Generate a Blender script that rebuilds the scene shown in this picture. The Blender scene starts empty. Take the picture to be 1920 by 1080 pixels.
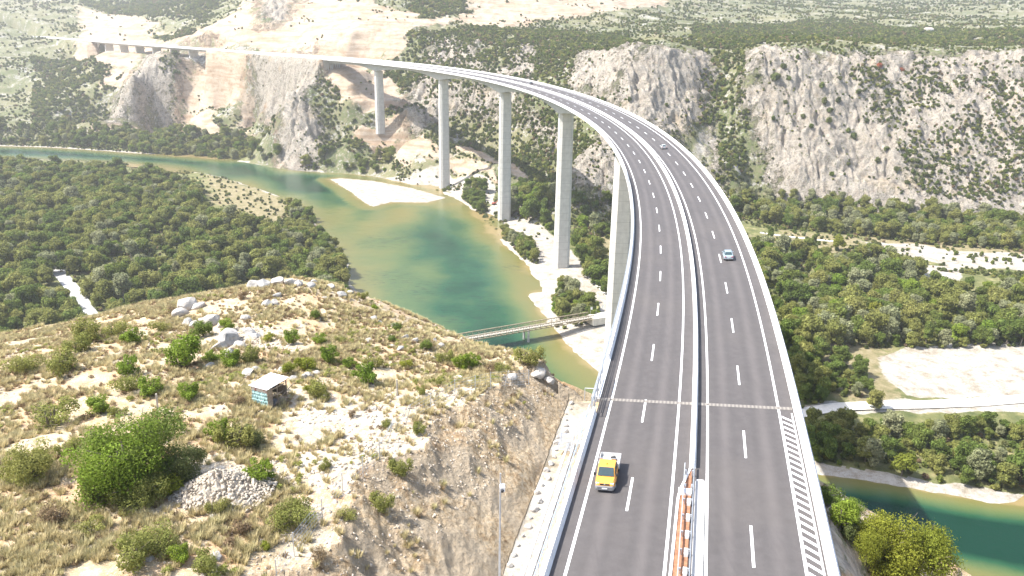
import bpy, bmesh, math, random
import numpy as np
from mathutils import Vector, Matrix
R = math.radians
random.seed(7); rng = np.random.default_rng(7)
scn = bpy.context.scene
COL = scn.collection
# ------------------------------------------------------------------ camera, world, sun, exposure
F_PX, PITCH, ROLL, CAM_Z = 1513.363, .3041342, -.0139685, 141.0
cam = bpy.data.cameras.new('camera'); cam.sensor_width = 36; cam.lens = F_PX/1920*36
cam.clip_start = 1; cam.clip_end = 20000
co = bpy.data.objects.new('camera', cam); COL.objects.link(co)
co.matrix_world = Matrix.Translation((0, 0, CAM_Z)) @ Matrix.Rotation(math.pi/2-PITCH, 4, 'X') @ Matrix.Rotation(-ROLL, 4, 'Z')
scn.camera = co
SUN_DIR = Vector((.73, .05, -1)).normalized()
sun = bpy.data.lights.new('sun', 'SUN'); sun.energy = 4.6; sun.angle = R(.5); sun.color = (1, .97, .92)
so_ = bpy.data.objects.new('sun', sun); COL.objects.link(so_)
so_.rotation_euler = SUN_DIR.to_track_quat('-Z', 'Y').to_euler()
world = bpy.data.worlds.new('World'); scn.world = world; world.use_nodes = True
wn = world.node_tree; bg = wn.nodes['Background']; sk = wn.nodes.new('ShaderNodeTexSky')
sk.sky_type = 'NISHITA'; sk.sun_disc = False; sk.dust_density = 2.0
sk.sun_elevation = math.asin(-SUN_DIR.z); sk.sun_rotation = math.atan2(-SUN_DIR.x, -SUN_DIR.y)
wn.links.new(sk.outputs[0], bg.inputs[0]); bg.inputs[1].default_value = .14
scn.view_settings.view_transform = 'Standard'; scn.view_settings.look = 'None'
scn.view_settings.gamma = 1; scn.view_settings.use_curve_mapping = False
scn.view_settings.exposure = 1.3
scn.render.engine = 'CYCLES'
scn.cycles.max_bounces = 4; scn.cycles.diffuse_bounces = 3; scn.cycles.glossy_bounces = 2
scn.cycles.transmission_bounces = 2; scn.cycles.transparent_max_bounces = 6; scn.cycles.volume_bounces = 0
scn.cycles.use_denoising = True

# ------------------------------------------------------------------ surveying helpers: lines of sight of the photograph -> world points
CP, SP, CR, SR = math.cos(PITCH), math.sin(PITCH), math.cos(ROLL), math.sin(ROLL)
def rays(uv):
    uv = np.asarray(uv, float).reshape(-1, 2); a = uv[:, 0]-960; b = 540-uv[:, 1]
    X = (a*CR+b*SR)/F_PX; U = (-a*SR+b*CR)/F_PX
    return np.stack([X, CP+U*SP, -SP+U*CP], 1)
def at_z(u, v, z=0.):
    r = rays((u, v))[0]; t = (z-CAM_Z)/r[2]; return np.array([r[0]*t, r[1]*t, z])
def at_y(u, v, y):
    r = rays((u, v))[0]; t = y/r[1]; return np.array([r[0]*t, y, CAM_Z+r[2]*t])
# ------------------------------------------------------------------ motorway alignment (clothoid)
SS = np.arange(-150, 2400, 3.)
KN = [-150, -60, 0, 60, 120, 240, 360, 480, 600, 720, 840, 950, 962]
KV = [-.0006573, -.0000649, .0005276, .0010538, .0010343, .0010935, .000978, .001018, .0010387, .0010891, .0012605, .0014, 0]
_k = np.interp(SS, KN, KV); _i0 = 50
TH = np.concatenate([[0], np.cumsum((_k[1:]+_k[:-1])*1.5)]); TH = TH-TH[_i0]-.2200769
PX = np.concatenate([[0], np.cumsum(-(np.sin(TH[1:])+np.sin(TH[:-1]))*1.5)]); PX = PX-PX[_i0]+21.925
PY = np.concatenate([[0], np.cumsum((np.cos(TH[1:])+np.cos(TH[:-1]))*1.5)]); PY = PY-PY[_i0]+87.4436
PZ = CAM_Z-41.545+.0172977*np.minimum(SS, 945)-4.329e-6*np.minimum(SS, 945)**2+np.maximum(SS-945, 0)*.0125
def bank(s): return (.06797+.00798*np.tanh((s-150)/150))*np.clip((1150-s)/200, 0, 1)
def P(s, o=0., dz=0.):
    t = np.interp(s, SS, TH)
    return np.stack([np.interp(s, SS, PX)+o*np.cos(t), np.interp(s, SS, PY)+o*np.sin(t), np.interp(s, SS, PZ)+o*bank(s)+dz], -1)
def HD(s): return float(np.interp(s, SS, TH))
def nearest(xy, s0, s1, step):
    sv = np.arange(s0, s1, step); c = P(sv, 0)[:, :2]; t = np.interp(sv, SS, TH)
    best = np.full(len(xy), 1e18); s = np.zeros(len(xy)); o = np.zeros(len(xy))
    for i in range(len(sv)):
        d = xy-c[i]; q = (d**2).sum(1); m = q < best; best[m] = q[m]
        dd = d[m]; s[m] = sv[i]+(-dd[:, 0]*math.sin(t[i])+dd[:, 1]*math.cos(t[i])); o[m] = dd[:, 0]*math.cos(t[i])+dd[:, 1]*math.sin(t[i])
    return s, o
# ------------------------------------------------------------------ noise
def _h(ix, iy, seed):
    h = (ix.astype(np.int64)*374761393+iy.astype(np.int64)*668265263+seed*69069+12345) & 0xffffffff
    h = ((h ^ (h >> 13))*1274126177) & 0xffffffff
    return ((h ^ (h >> 16)) & 0xffff)/65535.
def vn(x, y, seed=0):
    ix = np.floor(x); iy = np.floor(y); fx = x-ix; fy = y-iy; fx = fx*fx*(3-2*fx); fy = fy*fy*(3-2*fy)
    a = _h(ix, iy, seed); b = _h(ix+1, iy, seed); c = _h(ix, iy+1, seed); d = _h(ix+1, iy+1, seed)
    return (a+(b-a)*fx)*(1-fy)+(c+(d-c)*fx)*fy
def fbm(x, y, seed=0, n=4):
    r = 0; a = .5; t = 0
    for i in range(n):
        c, s = math.cos(i*1.1+.3), math.sin(i*1.1+.3)
        r = r+a*(vn((x*c-y*s)*2**i, (x*s+y*c)*2**i, seed+i*7)-.5); t += a; a *= .5
    return r/t*2
def ridge(x, y, seed=0, n=4):
    r = 0; a = .5; t = 0
    for i in range(n):
        c, s = math.cos(i*1.1+.3), math.sin(i*1.1+.3)
        r = r+a*(1-abs(vn((x*c-y*s)*2**i, (x*s+y*c)*2**i, seed+i*7)*2-1)); t += a; a *= .5
    return r/t
def inpoly(xy, poly):
    x, y = xy[:, 0], xy[:, 1]; r = np.zeros(len(xy), bool); n = len(poly)
    for i in range(n):
        x0, y0 = poly[i]; x1, y1 = poly[(i+1) % n]
        if y0 == y1: continue
        r ^= ((y0 > y) != (y1 > y)) & (x < (x1-x0)*(y-y0)/(y1-y0)+x0)
    return r
def pdist(xy, poly, closed=True):
    d = np.full(len(xy), 1e9); n = len(poly)
    for i in range(n if closed else n-1):
        a = np.array(poly[i], float); b = np.array(poly[(i+1) % n], float); ab = b-a; L = (ab**2).sum()
        if L == 0: continue
        t = np.clip(((xy-a)@ab)/L, 0, 1); q = xy-a-t[:, None]*ab; d = np.minimum(d, np.hypot(q[:, 0], q[:, 1]))
    return d
# ------------------------------------------------------------------ terrain: surveyed points
SURV_Y = [  # (u, v, forward distance)
 # far bank rocks and cuttings
 (200,95,1320),(320,97,1190),(260,160,1140),(335,150,1170),(205,232,1085),(350,238,1085),(345,170,1170),(420,150,1130),(400,200,1100),(430,97,1160),
 (530,262,971),(500,200,1010),(530,103,1030),(560,112,985),(480,130,1075),(540,180,930),(590,180,930),(545,310,832),(540,250,880),(600,250,870),
 (172,76,1560),(250,101,1440),(283,102,1380),(200,92,1500),(320,98,1290),(160,120,1400),(60,120,1380),(60,180,1250),(170,180,1180),(170,225,1090),(60,230,1090),
 (655,125,969),(700,160,954),(760,190,920),(790,200,899),(830,235,885),(880,265,857),(930,288,820),(960,300,794),(1000,318,761),(1040,340,730),
 (650,150,938),(688,185,930),(720,200,910),(760,222,887),(800,248,866),(850,270,829),(890,290,800),(935,310,763),
 (650,200,905),(640,270,850),(713,252,889),(760,275,850),(690,300,830),
 (834,150,945),(840,100,1010),(860,60,1070),(800,110,1010),(760,130,1000),(720,95,1040),(650,90,1060),(600,85,1090),(450,70,1200),(450,20,1320),(340,60,1400),(250,50,1600),(250,10,2000),(160,40,1800),
 (600,30,1220),(600,-30,1420),(700,40,1150),(780,30,1180),(750,-20,1350),(860,40,1160),(870,0,1350),
 (900,150,900),(900,80,1000),(960,200,850),(960,130,910),(960,80,990),(1000,250,800),(1000,200,820),(1000,150,865),(1000,95,950),(1000,60,1150),(1100,30,1300),(1100,-20,1600),
 (1080,220,770),(1080,150,810),(1100,95,880),(1110,290,670),(1090,340,640),(1140,340,640),(1180,250,700),(1180,160,745),(1160,105,800),(1230,100,790),(1230,180,745),(1300,110,805),(1320,160,790),
 (1260,250,705),(1340,355,672),(1300,300,695),(1340,250,745),(1345,180,790),(1360,100,840),(1390,330,690),
 (1400,372,690),(1500,385,668),(1600,390,655),(1770,395,645),(1920,400,640),(1400,230,735),(1405,150,755),(1415,100,770),(1500,118,768),(1500,180,742),(1500,250,712),(1500,320,688),
 (1600,105,800),(1600,180,750),(1600,260,715),(1650,320,685),(1700,105,820),(1700,200,750),(1700,300,690),(1780,110,820),(1780,250,715),(1920,110,820),(1920,250,720),
 (1230,80,1000),(1400,80,1000),(1600,80,1000),(1780,80,1000),(1920,80,1000),(1300,40,1450),(1500,40,1500),(1700,40,1500),(1920,40,1500),
 (1300,0,1900),(1500,0,2200),(1700,0,2200),(1920,0,2200),(1100,-60,2300),(1500,-60,3200),(1900,-60,3200),(700,-90,2000),(300,-60,2800),(60,-30,2600),(60,20,1900),(-100,0,2300)]
SURV_Z = [  # (u, v, height) on the near hill and on the flats
 (150,600,95),(250,598,97),(330,562,99),(420,547,100.5),(480,527,102),(600,524,102),(680,562,99.5),(760,603,98.5),(850,645,99),(910,682,101),(1000,684,102.5),(1060,676,103.5),(1115,700,104),
 (60,610,93),(-60,640,92),(350,640,103),(450,640,104),(600,620,103),(750,680,103.5),(300,700,107),(200,700,106),(150,760,109),(508,752,108.2),(620,735,106.5),(780,740,105.5),(880,735,105.5),(980,735,106.5),
 (930,775,107.5),(860,820,109),(770,880,110.5),(690,960,111),(620,1080,111.5),(840,960,110),(900,900,108),(760,1080,111),(200,860,112),(300,950,113),(450,1050,113),(150,1080,115),(500,850,110.5),(420,900,112),(650,820,109),(60,900,112),(60,1080,115),(600,740,107),
 (1600,1040,58),(1560,960,40),(1620,1075,62),(1555,900,22),(1700,1080,10)]
SURV_W = [  # world points hidden from the camera
 (-40,-60,112),(0,0,108),(-120,0,108),(-220,60,70),(40,10,100),(75,30,86),(95,80,48),(120,100,20),(150,60,40),(60,95,72),(75,140,28),(200,90,40),(260,40,90),(300,120,30),(300,-100,120),(0,-200,130),(-300,-150,90),
 (-90,180,62),(-60,185,62),(-30,180,62),(0,165,66),(20,130,76),(38,112,80),(45,150,50),(-110,230,20),(-70,245,12),(-30,245,10),(10,225,12),(45,205,10),(30,180,42),(-160,200,35),(-220,260,6),(60,180,20),(80,195,8),
 (-400,200,20),(-600,300,8),(-900,600,6),(-700,-300,140),(600,100,60),(450,160,12),(700,500,60),(560,560,8),(900,800,150),(700,300,10),(-1100,1200,60),(-1500,1600,200),(-1800,800,180),(1600,900,260),(2500,2500,420),
 (-2500,3500,420),(0,4200,520),(4500,1500,500),(-4500,1000,450),(-3000,-2500,350),(3000,-2500,350),(0,-4500,400),(5000,5000,600),(-5000,5000,600),(0,6500,700),
 (-6000,-6000,400),(6000,-6000,400)]
FLAT = [(-250,420),(-250,560),(-380,560),(-380,760),(-180,480),(-160,360),(-100,330),(-500,840),(-200,620),(-460,400),(-480,640),(-600,820),(-620,600),
 (60,420),(70,520),(60,620),(10,640),(90,330),(120,300),(150,420),(220,420),(160,560),(240,580),(330,420),(330,560),(180,340),(260,330),(350,300),(-300,960),(-400,990),(-500,1020),(-200,890),(-120,870),(-60,790),(420,400),(440,500),(280,250),(0,700),(300,640),(220,640)]
RIV = [(0,0)]
SURV_Z = [(u, v, 101+(h-101)*.4 if h > 101 else h) for u, v, h in SURV_Z]
pts = [at_y(*q) for q in SURV_Y]+[at_z(*q) for q in SURV_Z]+[np.array(q, float) for q in SURV_W]+[np.array((x, y, 3.5)) for x, y in FLAT]
pts += [at_z(u, v, 10) for u, v in ((200,240),(280,240),(350,240),(430,245),(500,256),(640,262),(190,238))]
SHORE_N = [(-900,960),(-650,925),(-540,905),(-440,890),(-370,862),(-300,815),(-268,780),(-237,745),(-198,700),(-163,641),(-141,573),(-116,528),(-104,489),(-95,450),(-78,412),(-53,380),(-22,335),(6,292),(34,255),(62,232),(88,213),(108,196),(150,180),(250,165),(420,180),(700,230)]
SHORE_F = [(-900,1030),(-597,1012),(-504,984),(-455,967),(-383,947),(-311,916),(-250,864),(-214,850),(-151,834),(-101,785),(-57,730),(-38,686),(-24,624),(-4,549),(10,495),(20,445),(8,437),(14,418),(21,387),(29,352),(40,326),(58,292),(80,262),(103,243),(124,238),(142,232),(164,225),(250,215),(420,235),(690,290)]
def smooth(l, k=3):
    l = np.array(l, float)
    for _ in range(k):
        q = l[:-1]*.75+l[1:]*.25; r = l[:-1]*.25+l[1:]*.75; n = np.empty((2*len(q), 2)); n[0::2] = q; n[1::2] = r; l = np.vstack([l[:1], n, l[-1:]])
    return l
SN, SF = smooth(SHORE_N, 1), smooth(SHORE_F, 1)
RIVER = np.vstack([SN, SF[::-1]])
for l in (SHORE_N, SHORE_F):
    for x, y in l[1:-1:2]: pts.append(np.array((x, y, 1.2)))
BAR = [at_z(u, v)[:2] for u, v in ((618,336),(640,334),(700,339),(770,352),(838,371),(800,380),(735,379),(715,384),(698,388),(680,378),(660,362))]
BAR2 = [at_z(u, v)[:2] for u, v in ((622,432),(634,424),(648,424),(642,434),(630,442),(618,444))]
pts = np.array(pts)
_C = 7.0
def _phi(xy, c): 
    d = xy[:, None, :]-c[None]; return np.sqrt(d[..., 0]**2+d[..., 1]**2+_C*_C)
_A = _phi(pts[:, :2], pts[:, :2]); _n = len(pts)
_M = np.zeros((_n+3, _n+3)); _M[:_n, :_n] = _A-np.eye(_n)*.4; _M[:_n, _n] = 1; _M[:_n, _n+1:] = pts[:, :2]/1000; _M[_n, :_n] = 1; _M[_n+1:, :_n] = pts[:, :2].T/1000
_W = np.linalg.solve(_M, np.concatenate([pts[:, 2], [0, 0, 0]]))
def Hs(xy):
    xy = np.asarray(xy, float).reshape(-1, 2); z = np.empty(len(xy))
    for i in range(0, len(xy), 20000):
        q = xy[i:i+20000]; z[i:i+20000] = _phi(q, pts[:, :2])@_W[:_n]+_W[_n]+q/1000@_W[_n+1:]
    return z
def sstep(a, b, x): t = np.clip((x-a)/(b-a), 0, 1); return t*t*(3-2*t)
def hit(uv, fn=Hs):
    """where lines of sight meet the ground"""
    r = rays(uv); n = len(r); t = np.full(n, 30.); done = np.zeros(n, bool); lo = t.copy()
    while not done.all() and t.min() < 6000:
        i = np.where(~done)[0]; p = r[i]*t[i, None]; z = fn(p[:, :2]); b = (p[:, 2]+CAM_Z) < z
        done[i[b]] = True; j = i[~b]; lo[j] = t[j]; t[j] = t[j]*1.012+.3
        if (t[~done] > 6000).any() if (~done).any() else False: break
    hi = t.copy()
    for _ in range(12):
        m = (lo+hi)/2; p = r*m[:, None]; b = (p[:, 2]+CAM_Z) < fn(p[:, :2]); hi = np.where(b, m, hi); lo = np.where(b, lo, m)
    p = r*hi[:, None]; p[:, 2] += CAM_Z; return p
def W(poly): return hit(poly)[:, :2]
ROCK = [W(q) for q in (
 [(197,232),(215,190),(250,135),(285,105),(325,96),(338,120),(325,180),(335,215),(300,228)],
 [(466,190),(480,130),(510,104),(545,98),(590,115),(600,150),(570,180),(600,225),(620,262),(600,290),(555,285),(545,315),(528,312),(540,270),(520,235),(475,215)],
 [(798,100),(830,66),(868,72),(905,100),(930,135),(800,128)],
 [(752,190),(790,145),(930,185),(940,230),(850,215),(800,245),(762,225)],
 [(960,90),(985,70),(1000,120),(985,160),(960,140)],
 [(1072,150),(1085,95),(1160,90),(1175,150),(1150,190),(1090,180)],
 [(1130,190),(1150,140),(1200,100),(1260,88),(1320,100),(1340,160),(1330,215),(1290,240),(1240,250),(1150,260)],
 [(1075,345),(1100,280),(1150,230),(1170,330),(1140,370),(1090,365)],
 [(1392,150),(1400,95),(1450,95),(1560,108),(1640,120),(1640,170),(1690,260),(1720,330),(1760,395),(1600,395),(1450,372),(1430,300),(1400,220)],
 [(1600,105),(1790,100),(2000,100),(2000,395),(1740,395),(1700,330),(1650,200)],
 [(1330,255),(1352,262),(1350,335),(1325,330)],[(1150,90),(1200,95),(1180,150),(1150,130)],[(895,110),(960,150),(1000,215),(960,215),(900,160)],[(1005,210),(1065,225),(1070,270),(1030,270)],
 [(1560,935),(1620,990),(1640,1085),(1560,1085),(1530,1000)],
 )]
CREAM = [W(q) for q in (
 [(150,10),(150,80),(345,85),(400,90),(600,106),(650,118),(742,108),(760,60),(840,45),(860,38),(700,10),(690,-60),(470,-60),(450,20),(380,55),(250,30)],
 [(860,45),(905,52),(1040,37),(1250,10),(1240,-30),(870,-30)],
 [(345,235),(330,190),(345,100),(430,95),(500,110),(470,160),(475,220),(500,240)],
 [(150,85),(330,95),(300,102),(262,125),(230,165),(200,165),(200,130),(150,120)],
 [(600,115),(720,128),(745,190),(700,215),(650,180),(600,140)],
 [(700,200),(790,165),(800,195),(740,215)],
 [(180,232),(350,228),(540,258),(540,268),(450,256),(350,246),(180,248)],
 [(655,262),(700,246),(745,225),(770,240),(830,290),(905,312),(930,345),(900,330),(830,308),(760,280),(700,275)],
 [(850,282),(880,280),(1000,330),(985,345),(900,310)],
 )]
WHITE = [W(q) for q in (
 [(430,97),(530,103),(500,132),(455,128)],[(380,85),(345,82),(345,95),(430,98)],
 )]
ROCKGREY = [W(q) for q in ([(480,0),(560,0),(540,40),(495,50)],[(345,78),(395,80),(385,105),(350,100)])]
GREENHI = [W(q) for q in (
 [(150,-20),(430,-20),(400,30),(340,42),(250,30),(150,5)],[(285,52),(370,58),(340,75),(290,72)],[(760,-10),(870,-10),(880,25),(790,35)])]
GRAVEL = [W(q) for q in (
 [(765,308),(835,318),(925,352),(915,385),(880,375),(800,350),(765,335)],
 [(893,400),(935,375),(1010,400),(1055,450),(1100,505),(1140,560),(1140,700),(1080,668),(1035,640),(1015,590),(985,545),(940,470),(925,420)],
 [(1640,668),(1690,652),(1790,642),(1960,640),(1960,742),(1800,744),(1700,742),(1650,715)],
 [(1490,758),(1560,753),(1640,749),(1960,742),(1960,768),(1640,772),(1490,778)],
 [(1610,450),(1690,455),(1800,470),(1960,480),(1960,510),(1800,500),(1700,482)],[(1690,500),(1800,495),(1800,540),(1720,530)],
 [(1495,860),(1560,872),(1780,905),(1960,930),(1960,965),(1780,925),(1640,908),(1500,895)],
 )]
MEADOW = [W(q) for q in (
 [(380,322),(470,345),(540,370),(545,410),(500,425),(430,395),(400,360)],
 [(1395,440),(1480,430),(1600,445),(1640,455),(1560,475),(1430,480)],[(1600,436),(1960,470),(1960,505),(1690,478)],
 [(1530,640),(1640,640),(1690,745),(1600,765),(1540,710)],[(1095,445),(1150,430),(1150,480),(1110,475)])]
SCREE = [W(q) for q in ([(1275,340),(1300,240),(1345,240),(1345,360)],[(1385,240),(1400,230),(1425,345),(1405,350)])]
STONY = [W(q) for q in (
 [(520,750),(600,745),(760,770),(850,800),(830,860),(740,900),(640,930),(560,920),(510,870),(540,800)],
 [(560,715),(780,735),(900,730),(960,700),(940,720),(860,790),(740,760)],
 [(340,870),(400,830),(520,920),(440,960)],[(560,920),(640,930),(560,1085),(500,1085)],
 [(380,610),(520,620),(560,660),(430,650)])]
def carve(xy, z):
    """fit the ground to the river bed and the earthworks of the motorway; returns height and the cutting mask"""
    cut = np.zeros(len(xy)); r = np.hypot(xy[:, 0], xy[:, 1])
    m = (r < 1300) & (xy[:, 1] > 100)
    if m.any():
        q = xy[m]; zz = z[m]; d = pdist(q, RIVER); ins = inpoly(q, RIVER)
        wob = fbm(q[:, 0]/9, q[:, 1]/9, 5, 3)*2.5
        d = np.where(ins, -d, d)+wob
        low = np.minimum(zz, np.where(d < 0, np.maximum(-2.5, d*.25), d*.10+.0*d)+.15)
        zz = np.where(d < 30, np.where(d < 0, low, low+(zz-low)*sstep(0, 30, d)), zz)
        for b in (BAR,):
            qb = q+np.stack([wob, -wob*.8], 1)*.7+(fbm(q[:, 0]/3, q[:, 1]/3, 6, 2)*1.2)[:, None]; db = np.where(inpoly(qb, b), pdist(qb, b), -1); zz = np.where(db > 0, np.maximum(zz, np.minimum(.7, db*.06)), zz)
        z = z.copy(); z[m] = zz
    m = (r < 260) & (xy[:, 1] > -60)
    if m.any():
        q = xy[m]; s, o = nearest(q, -150, 60, 2.); zz = z[m].copy(); c = np.zeros(len(q))
        zr = P(s, 0)[:, 2]; near = s < 1.0
        road = zr+np.clip(o, -12, 12)*bank(s)-.45
        shelf = zr-12*bank(s)-.55
        n = fbm(q[:, 0]/3.1, q[:, 1]/3.1, 11, 4)
        foot = np.where(s < 0, 15.0+n*.5, 13.2+n*.8+np.maximum(s, 0)*.05)
        dl = -o-foot
        lim = shelf+np.maximum(dl, 0)*(.62+.14*n)+.35*n*np.clip(dl, 0, 1)+1.1*(ridge(q[:, 0]/3.5, q[:, 1]/3.5, 15, 5)-.5)*np.clip(dl/2, 0, 1)
        L = (o < -11.5) & (s < 34); 
        lo_ = np.where(dl > 0, lim, shelf)
        new = np.where(L & (s < 1), np.minimum(zz, lo_), zz); new = np.where(L & (s < 1) & (dl < 0), shelf, new)
        L2 = L & (s >= 1); lim2 = shelf-3-np.maximum(s, 0)*.9+np.maximum(dl, 0)*1.6+n*1.5
        new = np.where(L2, np.minimum(new, lim2), new)
        c[(L & (dl > -.5) & (zz > lo_-.1) & (s < 1)) | (L2 & (zz > lim2))] = 1
        U = (abs(o) <= 12.) & (s >= 1.0) & (s < 60); new = np.where(U, np.minimum(new, zr-7-np.maximum(s, 0)*.7+n*1.2), new)
        inn = (abs(o) <= 12.2) & (s < 1.0); new = np.where(inn, road, new)
        rt = (o > 12.2) & (o < 60) & (s < 10); new = np.where(rt, np.minimum(new, road-np.maximum(o-12.2, 0)*1.1+n*2.*np.clip((o-12.2)/4, 0, 1)-.4), new)
        z = z.copy(); z[m] = new; cc = np.zeros(len(z)); cc[m] = c; cut = cc
    m = (xy[:, 1] > 850) & (xy[:, 1] < 2600) & (xy[:, 0] < 0) & (xy[:, 0] > -1700)
    if m.any():
        q = xy[m]; s, o = nearest(q, 935, 2300, 12.); zz = z[m].copy(); zr = P(s, 0)[:, 2]
        gap = (s > 1225) & (s < 1640)
        on = (s > 944) & ~gap; ao = abs(o); f = sstep(12, 24, ao)
        t = (zr-.5)*(1-f)+zz*f
        zz = np.where(on, np.where(ao < 30, t, zz), zz)
        zz = np.where(gap & (ao < 40), np.minimum(zz, zr-4-9*np.clip(np.minimum(s-1225, 1640-s)/60, 0, 1)+np.maximum(ao-14, 0)*.6), zz)
        zz = np.where((s < 944) & (s > 935) & (ao < 12), np.minimum(zz, zr-6), zz)
        z = z.copy(); z[m] = zz
    return z, cut
def masks(xy):
    """soft membership of the ground zones: 0.5 on a zone's edge, rising inwards"""
    rr = np.hypot(xy[:, 0], xy[:, 1]); k = np.clip(rr/600, .1, 1.4)
    wx = fbm(xy[:, 0]/(26*k), xy[:, 1]/(26*k), 3, 4)*11*k; wy = fbm(xy[:, 0]/(26*k)+50, xy[:, 1]/(26*k), 4, 4)*11*k
    q = xy+np.stack([wx, wy], 1)
    def un(L, fw=.03):
        r = np.zeros(len(q))
        for p in L:
            ext = 60 if p[:, 1].mean() > 250 else 8
            lo = p.min(0)-ext; hi = p.max(0)+ext; m = ((q >= lo) & (q <= hi)).all(1)
            if m.any():
                d = pdist(q[m], p); d = np.where(inpoly(q[m], p), d, -d); t = np.clip(.5+d/(2*fw*rr[m]+.01), 0, 1); r[m] = np.maximum(r[m], t)
        return r
    return dict(rock=np.maximum(un(ROCK, .03), un(ROCKGREY)), cream=un(CREAM, .012), white=un(WHITE, .004), gravel=un(GRAVEL, .006), meadow=un(MEADOW), stony=un(STONY, .06), scree=un(SCREE, .01), green=un(GREENHI, .02))
def relief(xy, z, mk):
    y = xy[:, 1]; r = np.hypot(xy[:, 0], y); far = sstep(150, 700, r)
    hi = sstep(5, 30, z)
    rk = sstep(.1, .9, mk['rock'])
    x = xy[:, 0]
    big = fbm(x/60, y/60, 21, 4)*7*far*hi*(1-.7*mk['cream'])
    wx = fbm(x/30, y/30, 45, 3)*16; wy = fbm(x/30+9, y/30, 46, 3)*16
    rock = ((ridge((x+wx)/23, (y+wy)/34, 31, 5)-.55)*12+(ridge((x+wx*.5)/8.5, (y+wy*.5)/11, 37, 4)-.55)*8+(ridge(x/3.2, y/3.6, 39, 2)-.5)*2.4-np.clip(ridge((x+wx)/13, (y+wy)/30, 43, 3)-.72, 0, 1)*26)*rk*far*hi
    soft = fbm(x/9, y/9, 41, 4)*1.8*far*hi*(1-rk)
    terr = np.where(mk['cream'] > .5, (fbm(x/30, y/12, 51, 4)*2.2+(np.abs(((z+fbm(x/50, y/50, 53, 3)*9) % 14)-7)-3.5)*.5)*far, 0)
    near = (1-far)*(fbm(x/14, y/14, 61, 5)*1.1+fbm(x/2.2, y/2.2, 67, 3)*.22)*sstep(5, 30, z)
    flat = (1-hi)*fbm(x/18, y/18, 71, 3)*.35
    st = (1-far)*mk['stony']*fbm(x/.7, y/.7, 75, 2)*.12
    nr = (1-far)*rk*(ridge(x/7, y/7, 77, 4)-.5)*5
    return z+big+rock+soft+terr+near+flat+st+nr
def H(xy):
    xy = np.asarray(xy, float).reshape(-1, 2); z = Hs(xy); mk = masks(xy); z = relief(xy, z, mk); return carve(xy, z)[0]
# ------------------------------------------------------------------ mesh helpers
def tag(o, label=None, cat=None, group=None, kind=None):
    if label: o['label'] = label
    if cat: o['category'] = cat
    if group: o['group'] = group
    if kind: o['kind'] = kind
    return o
def mesh_np(name, V, Fq, mat=None, parent=None, smooth=False, mats=None, midx=None):
    """V (n,3), Fq (m,k) faces all with k corners"""
    V = np.asarray(V, np.float32); Fq = np.asarray(Fq, np.int32); me = bpy.data.meshes.new(name)
    k = Fq.shape[1]; me.vertices.add(len(V)); me.vertices.foreach_set('co', V.ravel())
    me.loops.add(Fq.size); me.loops.foreach_set('vertex_index', Fq.ravel())
    me.polygons.add(len(Fq)); me.polygons.foreach_set('loop_start', np.arange(0, Fq.size, k, dtype=np.int32))
    if smooth: me.polygons.foreach_set('use_smooth', np.ones(len(Fq), bool))
    for m in (mats or ([mat] if mat else [])): me.materials.append(m)
    if midx is not None: me.polygons.foreach_set('material_index', np.asarray(midx, np.int32))
    me.update(calc_edges=True)
    o = bpy.data.objects.new(name, me); COL.objects.link(o)
    if parent: o.parent = parent
    return o
def empty(name, loc=(0, 0, 0), rz=0):
    o = bpy.data.objects.new(name, None); o.location = Vector(loc); o.rotation_euler = (0, 0, rz); o.empty_display_size = .5; COL.objects.link(o); return o
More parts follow.
